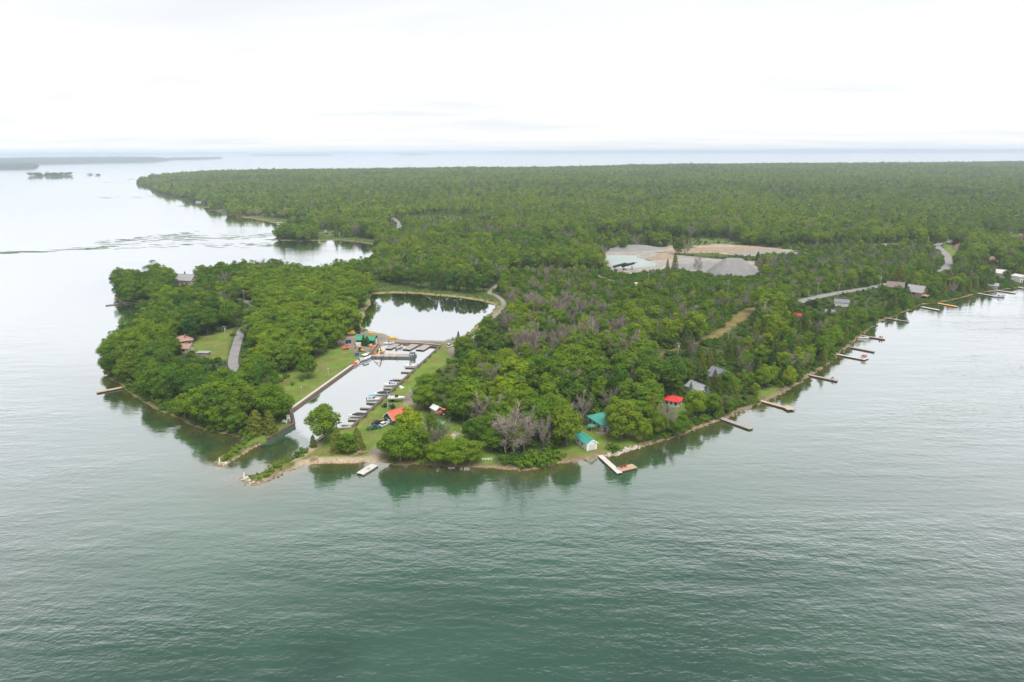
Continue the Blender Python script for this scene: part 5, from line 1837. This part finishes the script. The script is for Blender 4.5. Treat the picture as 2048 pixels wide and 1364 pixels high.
house('house', 2046, 481, 30, 11, 11, 4.0, 3.0, 'offwhite', 'brownroof', 'pale house by the far bend, cut by the picture edge', win=[('F', -2, 2, 1.6, 1.4), ('F', 2, 2, 1.6, 1.4)])
house('house', 1917, 498, -30, 7, 8, 3.0, 2.4, 'offwhite', 'redroof', 'small house with orange-red roof beside the road bend', win=[('F', 0, 1.6, 1.4, 1.2)])
house('house', 436, 414, 20, 12, 13, 5.0, 4.0, 'yellow', 'brownroof', 'tiny yellow house on the far forest shore', win=[('F', -3, 2.6, 2, 2), ('F', 3, 2.6, 2, 2)], over=.8)
house('shed', 873, 825, 40, 2.6, 3.4, 2.0, .8, 'offwhite', 'white', 'small white shed at the wood edge next to the orange tractor', cat='shed', door=('F', 0, 1.2, 1.9, 'brown'))
e = house('garden_pavilion', 878, 855, 80, 2.2, 3.2, 2.0, .5, 'darkgreen', 'teal_dark', 'little open pavilion with teal roof among the marina trees', cat='pavilion', over=.4)


# ------------------------------------------------------------------ VEHICLES AND MACHINES
def wheel_at(x, y, r, w, parent, name='wheel'):
    o = MB().tube((x, y - w / 2, r), (x, y + w / 2, r), r, n=14).build(name, 'black', parent)
    MB().tube((x, y - w / 2 - .02, r), (x, y + w / 2 + .02, r), r * .55, n=10).build('rim', 'lightsteel', o)


def car(px, py, rz, label, mat='black', L_=4.7, cat='car', name='parked_car', tall=1.0, bed=False):
    p = at(px, py)
    e = thing(name, label, cat, p, R(rz), 'vehicles parked at the marina')
    prof = [(-L_ / 2, .35), (-L_ / 2, .95), (-L_ * .30, 1.02), (L_ * .14, 1.02), (L_ * .46, .88), (L_ / 2, .62), (L_ / 2, .35)]
    MB().loft([[(x, y, z) for x, z in prof] for y in (-.88, .88)]).build('body', mat, e)
    cab = [(-L_ * .44, 1.0), (-L_ * .36, 1.5 * tall), (L_ * .02, 1.55 * tall), (L_ * .17, 1.0)] if not bed else [(-L_ * .08, 1.0), (-L_ * .04, 1.6 * tall), (L_ * .10, 1.62 * tall), (L_ * .2, 1.0)]
    MB().loft([[(x, y * (1 if i in (0, 3) else .86), z) for i, (x, z) in enumerate(cab)] for y in (-.82, .82)]).build('windows', 'glass', e)
    MB().box(((cab[1][0] + cab[2][0]) / 2, 0, cab[1][1] + .03), (cab[2][0] - cab[1][0] - .1, 1.35, .07)).build('roof', mat, e)
    for x in (-L_ * .30, L_ * .30):
        for y in (-.8, .8):
            wheel_at(x, y, .34, .22, e)
    for y in (-.6, .6):
        MB().box((L_ / 2 + .01, y, .72), (.06, .3, .16)).build('headlight', 'offwhite', e)
        MB().box((-L_ / 2 - .01, y, .82), (.06, .26, .16)).build('tail_light', 'red', e)
    return e


car(757, 848, 35, 'black car parked on the lawn by the red-roofed cabin', 'black', 4.8)
car(748, 858, 20, 'dark green pickup truck half hidden under the marina bushes', 'darkgreen', 5.2, 'truck', 'pickup_truck', bed=True)
car(769, 851, 60, 'white car nosed against the red-roofed cabin', 'white', 4.4)
car(899, 694, 60, 'small white-topped utility cart on the grass at the canal head', 'white', 3.4, 'cart', 'utility_cart', tall=1.2)


def excavator(px, py, rz, label, mat, s=1.0, boom=((.8, 2.0), (3.6, 4.6), (5.6, 1.6)), z=None):
    p = at(px, py) if z is None else at(px, py, z)
    e = thing('excavator', label, 'excavator', p, R(rz), 'yellow and orange digging machines', (s, s, s))
    for y in (-1.1, 1.1):
        pr = [(-1.9, .45), (-1.6, .08), (1.6, .08), (1.9, .45), (1.6, .85), (-1.6, .85)]
        MB().loft([[(x, y + d, zz) for x, zz in pr] for d in (-.28, .28)]).build('track', 'steel', e)
    MB().box((0, 0, .8), (1.6, 1.7, .4)).build('undercarriage', 'steel', e)
    MB().box((-.6, 0, 1.55), (3.0, 2.5, 1.05)).build('engine_body', mat, e)
    MB().box((-2.0, 0, 1.55), (.7, 2.6, 1.2)).build('counterweight', mat, e)
    c = MB().box((.55, .75, 2.25), (1.5, 1.0, 1.6), taper=.92).build('cab', mat, e)
    MB().box((.58, .75, 2.45), (1.53, 1.03, .8), taper=.96).build('cab_window', 'glass', c)
    a, b, d = boom
    MB().beam((a[0], -.2, a[1]), ((a[0] + b[0]) / 2 + -.3, -.2, b[1] * .92), .45, .6).build('boom', mat, e)
    MB().beam(((a[0] + b[0]) / 2 + -.3, -.2, b[1] * .92), (b[0], -.2, b[1]), .4, .5).build('boom_head', mat, e)
    MB().beam((b[0], -.2, b[1]), (d[0], -.2, d[1]), .32, .42).build('stick', mat, e)
    bk = [(0, .3), (.7, .1), (.8, -.6), (.2, -.8), (-.3, -.4)]
    MB().loft([[(d[0] + x, y, d[1] + zz) for x, zz in bk] for y in (-.75, .35)]).build('bucket', 'steel' if mat != 'yellow' else mat, e)
    return e


excavator(699, 671, 200, 'big yellow excavator with folded boom at the yard edge', 'yellow', 1.15, ((.8, 2.0), (2.4, 5.2), (4.6, 1.2)))
excavator(692, 699, 15, 'orange digger parked on the gravel by the lawn', 'orange', .72, ((.8, 1.8), (4.0, 3.0), (6.4, 1.4)))
BARGE_Z = 1.0
excavator(764, 706.5, 165, 'yellow excavator working on the barge deck', 'yellow', .62, ((.8, 2.0), (3.0, 5.4), (5.4, 5.8)), z=BARGE_Z)


def loader(px, py, rz, label, mat):
    p = at(px, py)
    e = thing('tractor', label, 'tractor', p, R(rz), 'tractors about the marina')
    MB().box((.8, 0, 1.05), (1.7, .8, .7), taper=.9).build('bonnet', mat, e)
    MB().box((-.6, 0, .95), (1.2, 1.1, .5)).build('chassis', mat, e)
    MB().box((-.6, 0, 1.8), (1.2, 1.15, 1.2), taper=.88).build('cab', 'glass', e)
    MB().box((-.6, 0, 2.45), (1.35, 1.25, .1)).build('cab_roof', mat, e)
    for y in (-.75, .75):
        wheel_at(-.8, y, .7, .35, e)
        wheel_at(1.2, y, .42, .26, e)
    for y in (-.45, .45):
        MB().beam((.2, y, 1.4), (2.4, y, .5), .12, .16).build('loader_arm', mat, e)
    MB().box((2.6, 0, .4), (.6, 1.6, .5), taper=.7).build('bucket', 'steel', e)
    return e


loader(722, 703, -40, 'small orange-yellow tractor with dark cab near the blue bin', 'yellow')
loader(885, 830, 170, 'orange tractor beside the white shed at the wood edge', 'orange')

# yard clutter
def crate(name, px, py, rz, size, mat, label, cat, lid=None):
    p = at(px, py)
    e = thing(name, label, cat, p, R(rz))
    w_, l_, h_ = size
    MB().box((0, 0, h_ / 2), (w_, l_, h_), taper=1.06).build('body', mat, e)
    MB().box((0, 0, h_ + .04), (w_ * 1.1, l_ * 1.1, .1)).build('rim', lid or mat, e)
    for s in (-1, 1):
        MB().box((s * (w_ / 2 + .06), 0, h_ * .6), (.1, l_ * .5, .14)).build('rib', lid or mat, e)
    return e


crate('waste_bin', 714.5, 711, 10, (1.8, 1.6, 1.5), 'blueplastic', 'dark blue bin alone on the lawn by the canal', 'bin')
crate('skip', 742, 668.5, -5, (2.6, 1.6, 1.0), 'yellow', 'yellow steel box on the yard behind the workshop', 'container')
crate('skip', 707, 670, 5, (2.6, 1.8, 1.3), 'teal_dark', 'dark teal container beside the big yellow excavator', 'container')
crate('skip', 717, 667, 5, (2.0, 1.5, 1.0), 'black', 'black crate between the teal container and the shrubs', 'container')
crate('fuel_tank', 717, 691, 20, (2.6, 1.5, 1.4), 'white', 'white tank lying beside the workshop corner', 'tank')
crate('pallet_box', 740, 692.5, 10, (2.2, 1.4, 1.0), 'offwhite', 'pale box at the front corner of the workshop', 'box')
crate('tool_box', 746, 698, 30, (1.8, 1.2, 1.1), 'orange', 'orange box on the ramp behind the barge boom', 'box')
crate('tarp_pile', 697, 686, 30, (2.4, 1.8, 1.5), 'navy', 'navy tarpaulin bundle behind the orange digger', 'tarp')
crate('planter', 786, 678, 0, (3.2, 2.4, .9), 'yellow', 'yellow box at the pond corner by the berm', 'box')

# work barge
p0, p1 = G(739, 712, .5), G(831, 713.5, .5)
dv_ = Vector((p1[0] - p0[0], p1[1] - p0[1], 0))
e = thing('work_barge', 'long dark steel work barge with tan deck across the canal head', 'barge', (p0[0], p0[1], 0), math.atan2(dv_.y, dv_.x))
BL = dv_.length
MB().loft([[(0, y, .25), (1.2, y, -.5), (BL - 1.2, y, -.5), (BL, y, .25), (BL, y, .85), (0, y, .85)] for y in (-2.0, 3.4)]).build('hull', 'steel', e)
for i in range(7):
    MB().box((1.4 + i * (BL * .62 / 7) + .9, .7, .90), (BL * .62 / 7 - .08, 4.6, .10)).build('deck', 'wood_tan' if i % 2 else 'wood_grey', e)
MB().box((BL * .80, .7, .90), (BL * .26, 4.4, .08)).build('stern_deck', 'wood_grey', e)
w_ = MB().box((BL - 1.6, .2, 1.75), (2.6, 2.4, 1.7)).build('wheelhouse', 'steel', e)
for x in (-.8, 0, .8):
    MB().box((BL - 1.6 + x, -1.02, 1.9), (.5, .06, .9)).build('pane', 'offwhite', w_)
for x in (.3, BL * .33, BL * .62, BL - .4):
    MB().tube((x, -2.1, -.6), (x, -2.1, 1.7), .14).build('spud_post', 'steel', e)
for x in (BL * .15, BL * .28, BL * .45, BL * .58):
    MB().tube((x, -2.1, .35), (x + .2, -2.1, .35), .42, n=10).build('tyre_fender', 'black', e)
p = at(752, 707.5, BARGE_Z)
e = thing('boom_crane', 'dark lattice A-frame boom standing at the barge bow', 'crane', p, R(25))
for s in (-1, 1):
    MB().beam((-2.6, s * 1.0, 0), (1.6, s * .2, 5.2), .22, .26).build('boom_leg', 'wood_dark', e)
    MB().beam((3.2, s * 1.0, 0), (1.6, s * .2, 5.2), .2, .24).build('stay', 'steel', e)
for t in (.25, .5, .75):
    MB().beam((-2.6 + 4.2 * t, -1.0 + .8 * t, 5.2 * t), (-2.6 + 4.2 * t, 1.0 - .8 * t, 5.2 * t), .12, .12).build('crossbar', 'steel', e)
MB().box((-.4, 0, .5), (1.4, 1.2, 1.0)).build('winch', 'orange', e)


# ------------------------------------------------------------------ UTILITY POLES, FLAG, SMALL SHORE THINGS
def pole(px, py, H, label, arm=True, lamp=False):
    p = at(px, py)
    e = thing('utility_pole', label, 'pole', p, random.uniform(-.4, .4), 'wooden utility poles')
    MB().tube((0, 0, -.5), (0, 0, H), .17, .11, 8).build('shaft', 'pole', e)
    if arm:
        MB().box((0, 0, H - .7), (2.4, .12, .14)).build('crossarm', 'pole', e)
        for x in (-1.1, -.4, .4, 1.1):
            MB().tube((x, 0, H - .62), (x, 0, H - .38), .06, .04, 6).build('insulator', 'white', e)
    if lamp:
        MB().tube((.3, 0, H - 2.6), (.3, 0, H - 1.5), .28, .28, 10).build('transformer', 'lightsteel', e)
        MB().beam((0, 0, H - 2.0), (-1.8, 0, H - 1.7), .06, .06).build('lamp_arm', 'lightsteel', e)
    return e


for px, py, H, a, l, lab in [(452, 684, 9, 1, 1, 'pale utility pole beside the peninsula road by the lawn'), (489, 605, 9, 1, 0, 'pale utility pole where the peninsula road enters the maple wood'),
                             (1355, 718, 8.5, 1, 1, 'pale utility pole on the brown grass strip with a street light'), (1456, 685, 8, 1, 0, 'utility pole in the shore woods below the brown clearing'),
                             (1530, 657, 8, 1, 0, 'leaning grey pole in the shore woods near the cleared bank'), (1615, 603, 7, 1, 0, 'pole at the lower end of the straight road'),
                             (1635, 590, 9, 1, 0, 'utility pole across the straight road from the purple bush'), (1676, 592, 9, 1, 0, 'utility pole on the lake side of the straight road'),
                             (1720, 569, 9, 1, 0, 'utility pole at the scrub edge above the straight road'), (1759, 578, 10, 1, 1, 'tall pole with transformer where the straight road enters the trees'),
                             (1801, 558, 10, 1, 0, 'utility pole in the trees above the mauve-brown roofed house'), (1296, 569, 9, 1, 0, 'utility pole in the scrub below the quarry pool'),
                             (1455, 588, 10, 1, 0, 'utility pole in the scrub below the gravel heap'), (1855, 492, 9, 1, 0, 'utility pole beside the far end of the road bend'), (1886, 488, 7, 1, 0, 'utility pole behind the road bend'),
                             (1899, 504, 11, 1, 0, 'tall pole on the grass inside the road bend'), (1872, 523, 9, 1, 0, 'pole on the scrub side of the road bend'), (1865, 535, 10, 1, 0, 'second pole down the scrub side of the road bend'),
                             (1911, 522, 7, 0, 0, 'short post by the grass verge of the road bend'), (784, 448, 14, 1, 0, 'pole beside the distant road in the forest'), (474, 402, 14, 1, 0, 'pole standing above the far forest shore')]:
    pole(px, py, H, lab, a, l)
for px, py, lab in [(605, 804, 'thin white lamp post on the lawn near the canal corner'), (658, 762, 'thin white lamp post halfway along the big lawn')]:
    p = at(px, py)
    e = thing('lamp_post', lab, 'lamp post', p, 0, 'lamp posts on the big lawn')
    MB().tube((0, 0, -.3), (0, 0, 3.4), .06, .05, 6).build('shaft', 'lightsteel', e)
    MB().tube((0, 0, 3.4), (0, 0, 3.75), .18, .14, 8).build('lamp_head', 'white', e)

p = at(776, 816)
e = thing('flagpole', 'white flagpole with a small blue flag in the dark flower bed', 'flagpole', p)
MB().tube((0, 0, -.2), (0, 0, 6.5), .07, .04, 6).build('shaft', 'white', e)
MB().add([(.05, 0, 6.3), (1.5, .3, 6.1), (1.5, .35, 5.3), (.05, 0, 5.5), (.05, .03, 6.3), (1.5, .33, 6.1), (1.5, .38, 5.3), (.05, .03, 5.5)], [(0, 1, 2, 3), (7, 6, 5, 4)]).build('flag', 'blue', e)
MB().tube((0, 0, 6.5), (0, 0, 6.66), .1, .05, 6).build('finial', 'white', e)


def bushlet(px, py, s, mat, label, name='garden_bush', H=None):
    p = at(px, py)
    e = thing(name, label, 'bush', p)
    V = crown_broad(int(px), 1.6 * s, 2.6 * s, -.2, 8, 40, .3 * s, irregular=.4)
    link('foliage', quads_mesh('foliage', V, mat), None, e)
    MB().tube((0, 0, -.2), (0, 0, .6 * s), .06, .04, 5).build('stem', 'bark', e)


bushlet(770, 814, 1.0, 'purple', 'dark purple-brown bush at the foot of the flagpole')
bushlet(785, 817, 1.3, 'purple', 'wider dark bush beside the flagpole bed')
bushlet(1614, 616, 2.6, 'purple', 'dark purple bush beside the straight road')
bushlet(1660, 620, 1.8, 'shrub', 'yellow-green garden bush above the mauve-roofed shed')

# lifeguard-style chair and gate on the timber corner
p = at(578, 850)
e = thing('tall_chair', 'tall white wooden chair on the canal corner wall', 'chair', (p.x, p.y, 1.2), R(15))
for x in (-.5, .5):
    for y in (-.45, .45):
        MB().beam((x * 1.2, y * 1.2, 0), (x, y, 1.7 + (1.0 if y > 0 else 0)), .1, .1).build('leg', 'white', e)
MB().box((0, 0, 1.55), (1.15, 1.0, .1)).build('seat', 'white', e)
for zz_ in (1.9, 2.2, 2.5):
    MB().box((0, .5, zz_), (1.1, .06, .16)).build('back_slat', 'white', e)
for zz_ in (.5, 1.0):
    MB().box((0, -.52, zz_), (1.2, .06, .1)).build('rung', 'white', e)
p = at(569, 846)
e = thing('garden_bench', 'low white garden bench by the canal corner trees', 'bench', p, R(-20))
MB().box((0, 0, .5), (2.2, .6, .08)).build('seat', 'white', e)
MB().box((0, .3, .9), (2.2, .06, .6)).build('backrest', 'white', e)
for x in (-.95, .95):
    MB().box((x, 0, .25), (.1, .55, .5)).build('leg', 'white', e)

# small channel lights on the spits
for px, py, lab in [(489, 958, 'small white channel light on the tip of the sandy rock spit'), (440, 928, 'small white channel light on the tip of the grassy rock spit')]:
    p = at(px, py)
    e = thing('channel_light', lab, 'beacon', (p.x, p.y, max(.3, p.z)), 0, 'channel lights on the spits', (.7, .7, .8))
    MB().tube((0, 0, -.4), (0, 0, .5), .8, .7, 10).build('footing', 'rockwhite', e)
    MB().tube((0, 0, .5), (0, 0, 2.1), .32, .24, 10).build('column', 'white', e)
    MB().tube((0, 0, 2.1), (0, 0, 2.45), .2, .16, 8).build('lantern', 'glass', e)
    MB().tube((0, 0, 2.45), (0, 0, 2.55), .26, .1, 8).build('cap', 'white', e)


def rocks(name, path_px, n, smin, smax, spread, mat, seed, z0=None, kind='stuff'):
    rd = random.Random(seed)
    L_ = smooth_line(GP(path_px), 8)
    m = MB()
    for _ in range(n):
        t = rd.uniform(0, len(L_) - 1.001)
        i = int(t)
        q = L_[i] + (L_[i + 1] - L_[i]) * (t - i)
        x, y = q[0] + rd.gauss(0, spread), q[1] + rd.gauss(0, spread)
        s = rd.uniform(smin, smax) * (1 if rd.random() < .8 else 1.5)
        z = max(-.1, gz(x, y)) if z0 is None else z0
        m.rock((x, y, z + s * .1), s, rd)
    return tag(m.build(name, mat), kind=kind)


rocks('spit_rocks', [(484, 957), (500, 965), (516, 967), (540, 957), (565, 945), (590, 936)], 75, .2, .6, .4, 'rock', 1)
rocks('spit_rocks', [(436, 929), (448, 930), (462, 922), (480, 910), (500, 899), (522, 888)], 60, .2, .55, .35, 'rock', 2)
rocks('white_rocks', [(486, 958), (495, 962), (507, 966)], 12, .35, .7, .5, 'rockwhite', 3)
rocks('white_rocks', [(436, 928), (442, 930), (448, 929)], 10, .35, .7, .4, 'rockwhite', 4)
rocks('shore_rocks', [(1218, 911), (1240, 906), (1258, 899), (1275, 894)], 80, .22, .55, .5, 'rockwhite', 5)
rocks('shore_rocks', [(1275, 895), (1300, 887), (1322, 881), (1356, 871), (1376, 864), (1398, 854), (1424, 845), (1440, 837)], 170, .15, .42, .5, 'rock', 6)
rocks('shore_rocks', [(1440, 837), (1460, 833), (1481, 823), (1504, 812), (1525, 803), (1544, 795), (1567, 784), (1598, 766), (1617, 751)], 190, .15, .45, .5, 'rock', 7)
rocks('shore_rocks', [(1617, 751), (1633, 744), (1657, 727), (1676, 708), (1695, 695), (1710, 682), (1726, 668), (1743, 653), (1772, 637), (1791, 631)], 190, .2, .5, .6, 'rock', 8)
rocks('shore_rocks', [(965, 933), (1020, 938), (1055, 939), (1116, 929), (1155, 921), (1198, 912)], 120, .12, .35, .5, 'rock', 9)
rocks('shore_rocks', [(600, 932), (642, 926), (680, 926), (745, 925)], 70, .1, .3, .6, 'rock', 10)
rocks('rubble', [(822, 802), (836, 800), (846, 798)], 70, .15, .4, 1.3, 'rockwhite', 11)
rocks('rubble', [(905, 880), (925, 872), (945, 870)], 50, .2, .5, 1.2, 'rockwhite', 12)


def brush_pile(px, py, label, s=1.0, seed=0):
    rd = random.Random(seed)
    p = at(px, py)
    e = thing('brush_pile', label, 'brush pile', p, 0, 'heaps of cut branches on the beach')
    for k in range(26):
        a = rd.uniform(0, 3.14)
        l = rd.uniform(1.0, 2.4) * s
        x, y = rd.gauss(0, .7 * s), rd.gauss(0, .5 * s)
        z = abs(rd.gauss(.3, .3)) * s
        dx, dy = math.cos(a) * l / 2, math.sin(a) * l / 2
        MB().tube((x - dx, y - dy, z), (x + dx, y + dy, z + rd.uniform(-.2, .5)), .09 * s, .05 * s, 5).build('branch', 'brush' if rd.random() < .5 else 'bark_grey', e)


brush_pile(664, 901, 'heap of cut branches under the little birches by the canal mouth', 1.1, 1)
brush_pile(722, 907, 'heap of cut branches near the yellowed grass on the beach lawn', 1.2, 2)
brush_pile(628, 922, 'reddish brush heap on the sand at the root of the spit', 1.0, 3)

# seats on the docks
def adirondack(px, py, rz, mat, label, z):
    p = at(px, py, z)
    e = thing('garden_chair', label, 'chair', p, R(rz), 'red chairs on the docks')
    MB().box((0, .05, .38), (.7, .6, .07)).build('seat', mat, e)
    MB().loft([[(-.35, .3, .38), (.35, .3, .38), (.35, .36, .38), (-.35, .36, .38)], [(-.3, .6, 1.15), (.3, .6, 1.15), (.3, .66, 1.15), (-.3, .66, 1.15)]]).build('backrest', mat, e)
    for x in (-.4, .4):
        MB().box((x, .05, .6), (.14, .75, .06)).build('armrest', mat, e)
        MB().box((x, -.25, .3), (.08, .1, .6)).build('leg', mat, e)
        MB().box((x, .35, .2), (.08, .1, .4)).build('leg', mat, e)


adirondack(1243, 935.5, 170, 'red', 'red chair on the orange platform closer to the dock stem', .6)
adirondack(1250, 933.5, 160, 'red', 'red chair on the orange platform further out along it', .6)
adirondack(1664, 757.5, 200, 'red', 'red chair on the grey dock up the shore, inner one', .6)
adirondack(1668, 758.5, 200, 'white', 'white chair on the grey dock up the shore, outer one', .6)
adirondack(1763, 676, 200, 'red', 'red chair at the end of the motorboat dock', .6)
adirondack(1760, 675.5, 150, 'red', 'red chair set back a little on the motorboat dock', .6)
p = at(1728, 716.5, .6)
e = thing('dock_shelter', 'round red-topped seat shelter on the end of the white dock', 'shelter', p)
for k in range(6):
    a = k * math.pi / 3
    MB().tube((1.2 * math.cos(a), 1.2 * math.sin(a), 0), (1.2 * math.cos(a), 1.2 * math.sin(a), 1.2), .06, n=5).build('post', 'white', e)
MB().tube((0, 0, .1), (0, 0, .55), 1.35, 1.35, 14).build('bench', 'white', e)
MB().tube((0, 0, 1.2), (0, 0, 1.6), 1.45, .9, 14).build('canopy', 'red', e)
dock((1722, 715), (1734, 718), 3.4, 'square white end platform under the red-topped shelter', 'offwhite', None, .5)

# cottage garden: umbrella, steps, fire ring
p = at(1183, 861)
e = thing('patio_umbrella', 'teal patio umbrella at the corner of the teal-roofed cottage', 'umbrella', p)
MB().tube((0, 0, 0), (0, 0, 2.3), .05, n=6).build('shaft', 'white', e)
MB().loft([[(1.6 * math.cos(k * math.pi / 4), 1.6 * math.sin(k * math.pi / 4), 2.0) for k in range(8)], [(.05 * math.cos(k * math.pi / 4), .05 * math.sin(k * math.pi / 4), 2.6) for k in range(8)]]).build('canopy', 'teal_dark', e)
MB().tube((0, 0, 0), (0, 0, .25), .4, .35, 10).build('base', 'concrete', e)
p = at(1202, 868)
e = thing('stone_planter', 'long pale stone planter at the foot of the cottage porch', 'planter', p, R(6))
for i in range(5):
    MB().box((-1.4 + i * .7, 0, .35), (.66, .8, .7 + .04 * (i % 2))).build('stone', 'rockwhite', e)
MB().box((0, 0, .74), (3.2, .5, .1)).build('soil', 'brown', e)
for px, py, lab in [(1215, 886, 'stone fire ring on the cottage lawn'), (1527, 793, 'fire ring on the pale clearing by the tan dock')]:
    p = at(px, py)
    e = thing('fire_ring', lab, 'fire pit', p, 0, 'garden fire rings')
    rd = random.Random(px)
    for k in range(9):
        a = k * 2 * math.pi / 9
        MB().rock((math.cos(a) * .9, math.sin(a) * .9, .18), .3, rd).build('stone', 'rock', e)
    MB().tube((0, 0, -.05), (0, 0, .08), .75, .75, 10).build('ash_bed', 'steel', e)
p = at(974, 921)
e = thing('garden_fence', 'short white railing on the shore grass beside the willow bushes', 'fence', p, R(3))
for x in (-1.6, -.55, .55, 1.6):
    MB().box((x, 0, .45), (.1, .1, 1.0)).build('post', 'white', e)
for zz_ in (.45, .85):
    MB().box((0, -.07, zz_), (3.4, .05, .12)).build('rail', 'white', e)
p = at(505, 775)
e = thing('lawn_hedge_fence', 'long dark board fence between the maple wood and the lawn', 'fence', at(518, 757), 0)
q0, q1 = at(512, 760), at(556, 750)
e.location = (q0.x, q0.y, q0.z)
d_ = q1 - q0
e.rotation_euler = (0, 0, math.atan2(d_.y, d_.x))
for i in range(int(d_.length / 2.2)):
    MB().box((1.1 + i * 2.2, 0, .75), (2.1, .08, 1.4)).build('panel', 'wood_dark', e)
    MB().box((i * 2.2, 0, .8), (.12, .14, 1.7)).build('post', 'wood_dark', e)

# ------------------------------------------------------------------ QUARRY
def heap(name, px, py, rx, ry, h, ridge, rz, label, mat='gravel', seed=0):
    p = at(px, py)
    V, F = [], []
    nr, na_ = 14, 40
    for i in range(nr + 1):
        t = i / nr
        for k in range(na_):
            a = 2 * math.pi * k / na_
            jig = 1 + .08 * math.sin(3 * a + seed) + .05 * math.sin(7 * a + seed * 2)
            x = (ridge * math.copysign(min(1, abs(math.cos(a)) * 1.6), math.cos(a)) * (1 if t < 1 else 1) * min(1, (t + .15) * 1.0) if False else 0)
            cx_ = ridge * max(-1, min(1, math.cos(a) * 1.8))
            X = cx_ + rx * t * jig * math.cos(a)
            Y = ry * t * jig * math.sin(a)
            Z = h * (1 - t) ** 1.0 * (1 - .12 * (1 - t) ** 4) - .4 + .25 * math.sin(5 * a + 9 * t) * t * (1 - t) * 2
            V.append((X, Y, Z))
    for i in range(nr):
        for k in range(na_):
            a, b = i * na_ + k, i * na_ + (k + 1) % na_
            F.append((a, a + na_, b + na_, b))
    F2 = [tuple(f) for f in F] + [tuple(range(na_))]
    me = mesh_np(name, np.array(V), F2, mat)
    me.polygons.foreach_set('use_smooth', np.ones(len(me.polygons), bool))
    o = link(name, me)
    o.location = p
    o.rotation_euler = (0, 0, R(rz))
    return tag(o, label, 'gravel heap', 'stone heaps in the quarry')


heap('gravel_heap', 1465, 548, 17, 15, 15.5, 5, -8, 'largest grey gravel heap with a flat ridge in the quarry', seed=1)
heap('gravel_heap', 1412, 536, 12, 11, 7.0, 4, 5, 'low grey gravel heap at the shoulder of the largest heap', seed=2)
heap('gravel_heap', 1380, 535, 14, 9, 4.5, 6, 10, 'long low gravel bank between the pool and the heaps', seed=3)
heap('gravel_heap', 1326, 516, 14, 10, 4.5, 4, 20, 'tan-grey mound on the bank of the quarry pool', 'rock', seed=4)
heap('spoil_bank', 1450, 502, 45, 12, 5.0, 20, 2, 'long pale spoil bank behind the quarry shrubs', 'rock', seed=5)
heap('spoil_bank', 1545, 507, 30, 10, 3.5, 10, -4, 'grey-tan tail of the spoil bank beside the scrub', 'gravel', seed=6)
heap('spoil_bank', 1255, 499, 32, 9, 6.0, 12, 2, 'dark stony bank behind the quarry pool', 'gravel', seed=7)
for i, (px, py, lab) in enumerate([(1239, 541, 'black screening conveyor closer to the trees by the quarry pool'), (1256, 540, 'black screening conveyor beside the gravel by the quarry pool')]):
    p = at(px, py)
    e = thing('screening_conveyor', lab, 'conveyor', p, R(12), 'quarry conveyors', (1.25, 1.25, 1.25))
    MB().loft([[(-4.5, y, 2.2), (3.8, y, 3.9), (4.3, y, 5.2), (-4.5, y, 3.3)] for y in (-1.1, 1.1)]).build('hopper', 'black', e)
    MB().beam((3, 0, 3.8), (6.2, 0, 5.0), 1.0, .3).build('belt', 'steel', e)
    for x in (-3.4, 2.8):
        for y in (-.9, .9):
            MB().box((x, y, 1.0), (.25, .25, 3.6)).build('leg', 'steel', e)
    for x in (-3, -1.8):
        for y in (-1.2, 1.2):
            wheel_at(x, y, .5, .35, e)
crate('work_trailer', 1275, 573, 10, (4.5, 2.4, 2.6), 'white', 'white trailer in the scrub below the quarry', 'trailer')
p = at(1246, 546)
crate('diesel_tank', 1246, 547, 10, (3.2, 1.8, 1.3), 'orange', 'orange tank in front of the quarry conveyors', 'tank')

# ------------------------------------------------------------------ weed mats floating on the far water
def weeds():
    rd = random.Random(9)
    V, F = [], []
    bands = [((-60, 506), (110, 503), 26, 1.0), ((100, 500), (330, 495), 22, .7), ((150, 500), (400, 470), 60, .6), ((200, 485), (395, 465), 60, .7), ((350, 480), (550, 470), 46, .8), ((300, 490), (560, 490), 40, .6), ((190, 395), (380, 391), 34, .9), ((205, 364), (270, 366), 20, .9),
             ((360, 412), (420, 410), 16, .7), ((540, 480), (556, 479.5), 8, .8), ((200, 385), (280, 383), 10, .6)]
    for a, b, n, s in bands:
        for _ in range(n):
            t = rd.random()
            px = a[0] + (b[0] - a[0]) * t
            py = a[1] + (b[1] - a[1]) * t + rd.gauss(0, 2.2 if n > 30 else 1.0)
            x, y = G(px, py)
            rx, ry = rd.uniform(3, 16) * s, rd.uniform(1.0, 3.4) * s
            k0 = len(V)
            for k in range(8):
                an = k * math.pi / 4
                j = rd.uniform(.55, 1.2)
                V.append((x + rx * j * math.cos(an), y + ry * j * math.sin(an), .05 + rd.uniform(0, .04)))
            F.append(tuple(range(k0, k0 + 8)))
    return tag(link('floating_weeds', mesh_np('floating_weeds', np.array(V), F, 'weed')), kind='stuff')


weeds()
# ------------------------------------------------------------------ HAZE: the damp summer air over the lake
def build_haze():
    m, nt = new_mat('summer_haze')
    out = N(nt, 'ShaderNodeOutputMaterial')
    pv = N(nt, 'ShaderNodeVolumePrincipled')
    pv.inputs['Color'].default_value = (0.78, 0.865, 1.0, 1)
    pv.inputs['Density'].default_value = HAZE_DENSITY
    pv.inputs['Anisotropy'].default_value = 0.25
    nt.links.new(pv.outputs[0], out.inputs['Volume'])
    b = MB().box((0, 15100, 62), (65200, 32400, 136))
    o = b.build('haze', m)
    return tag(o, kind='stuff')


HAZE_DENSITY = 1.0e-4
build_haze()
# @@END
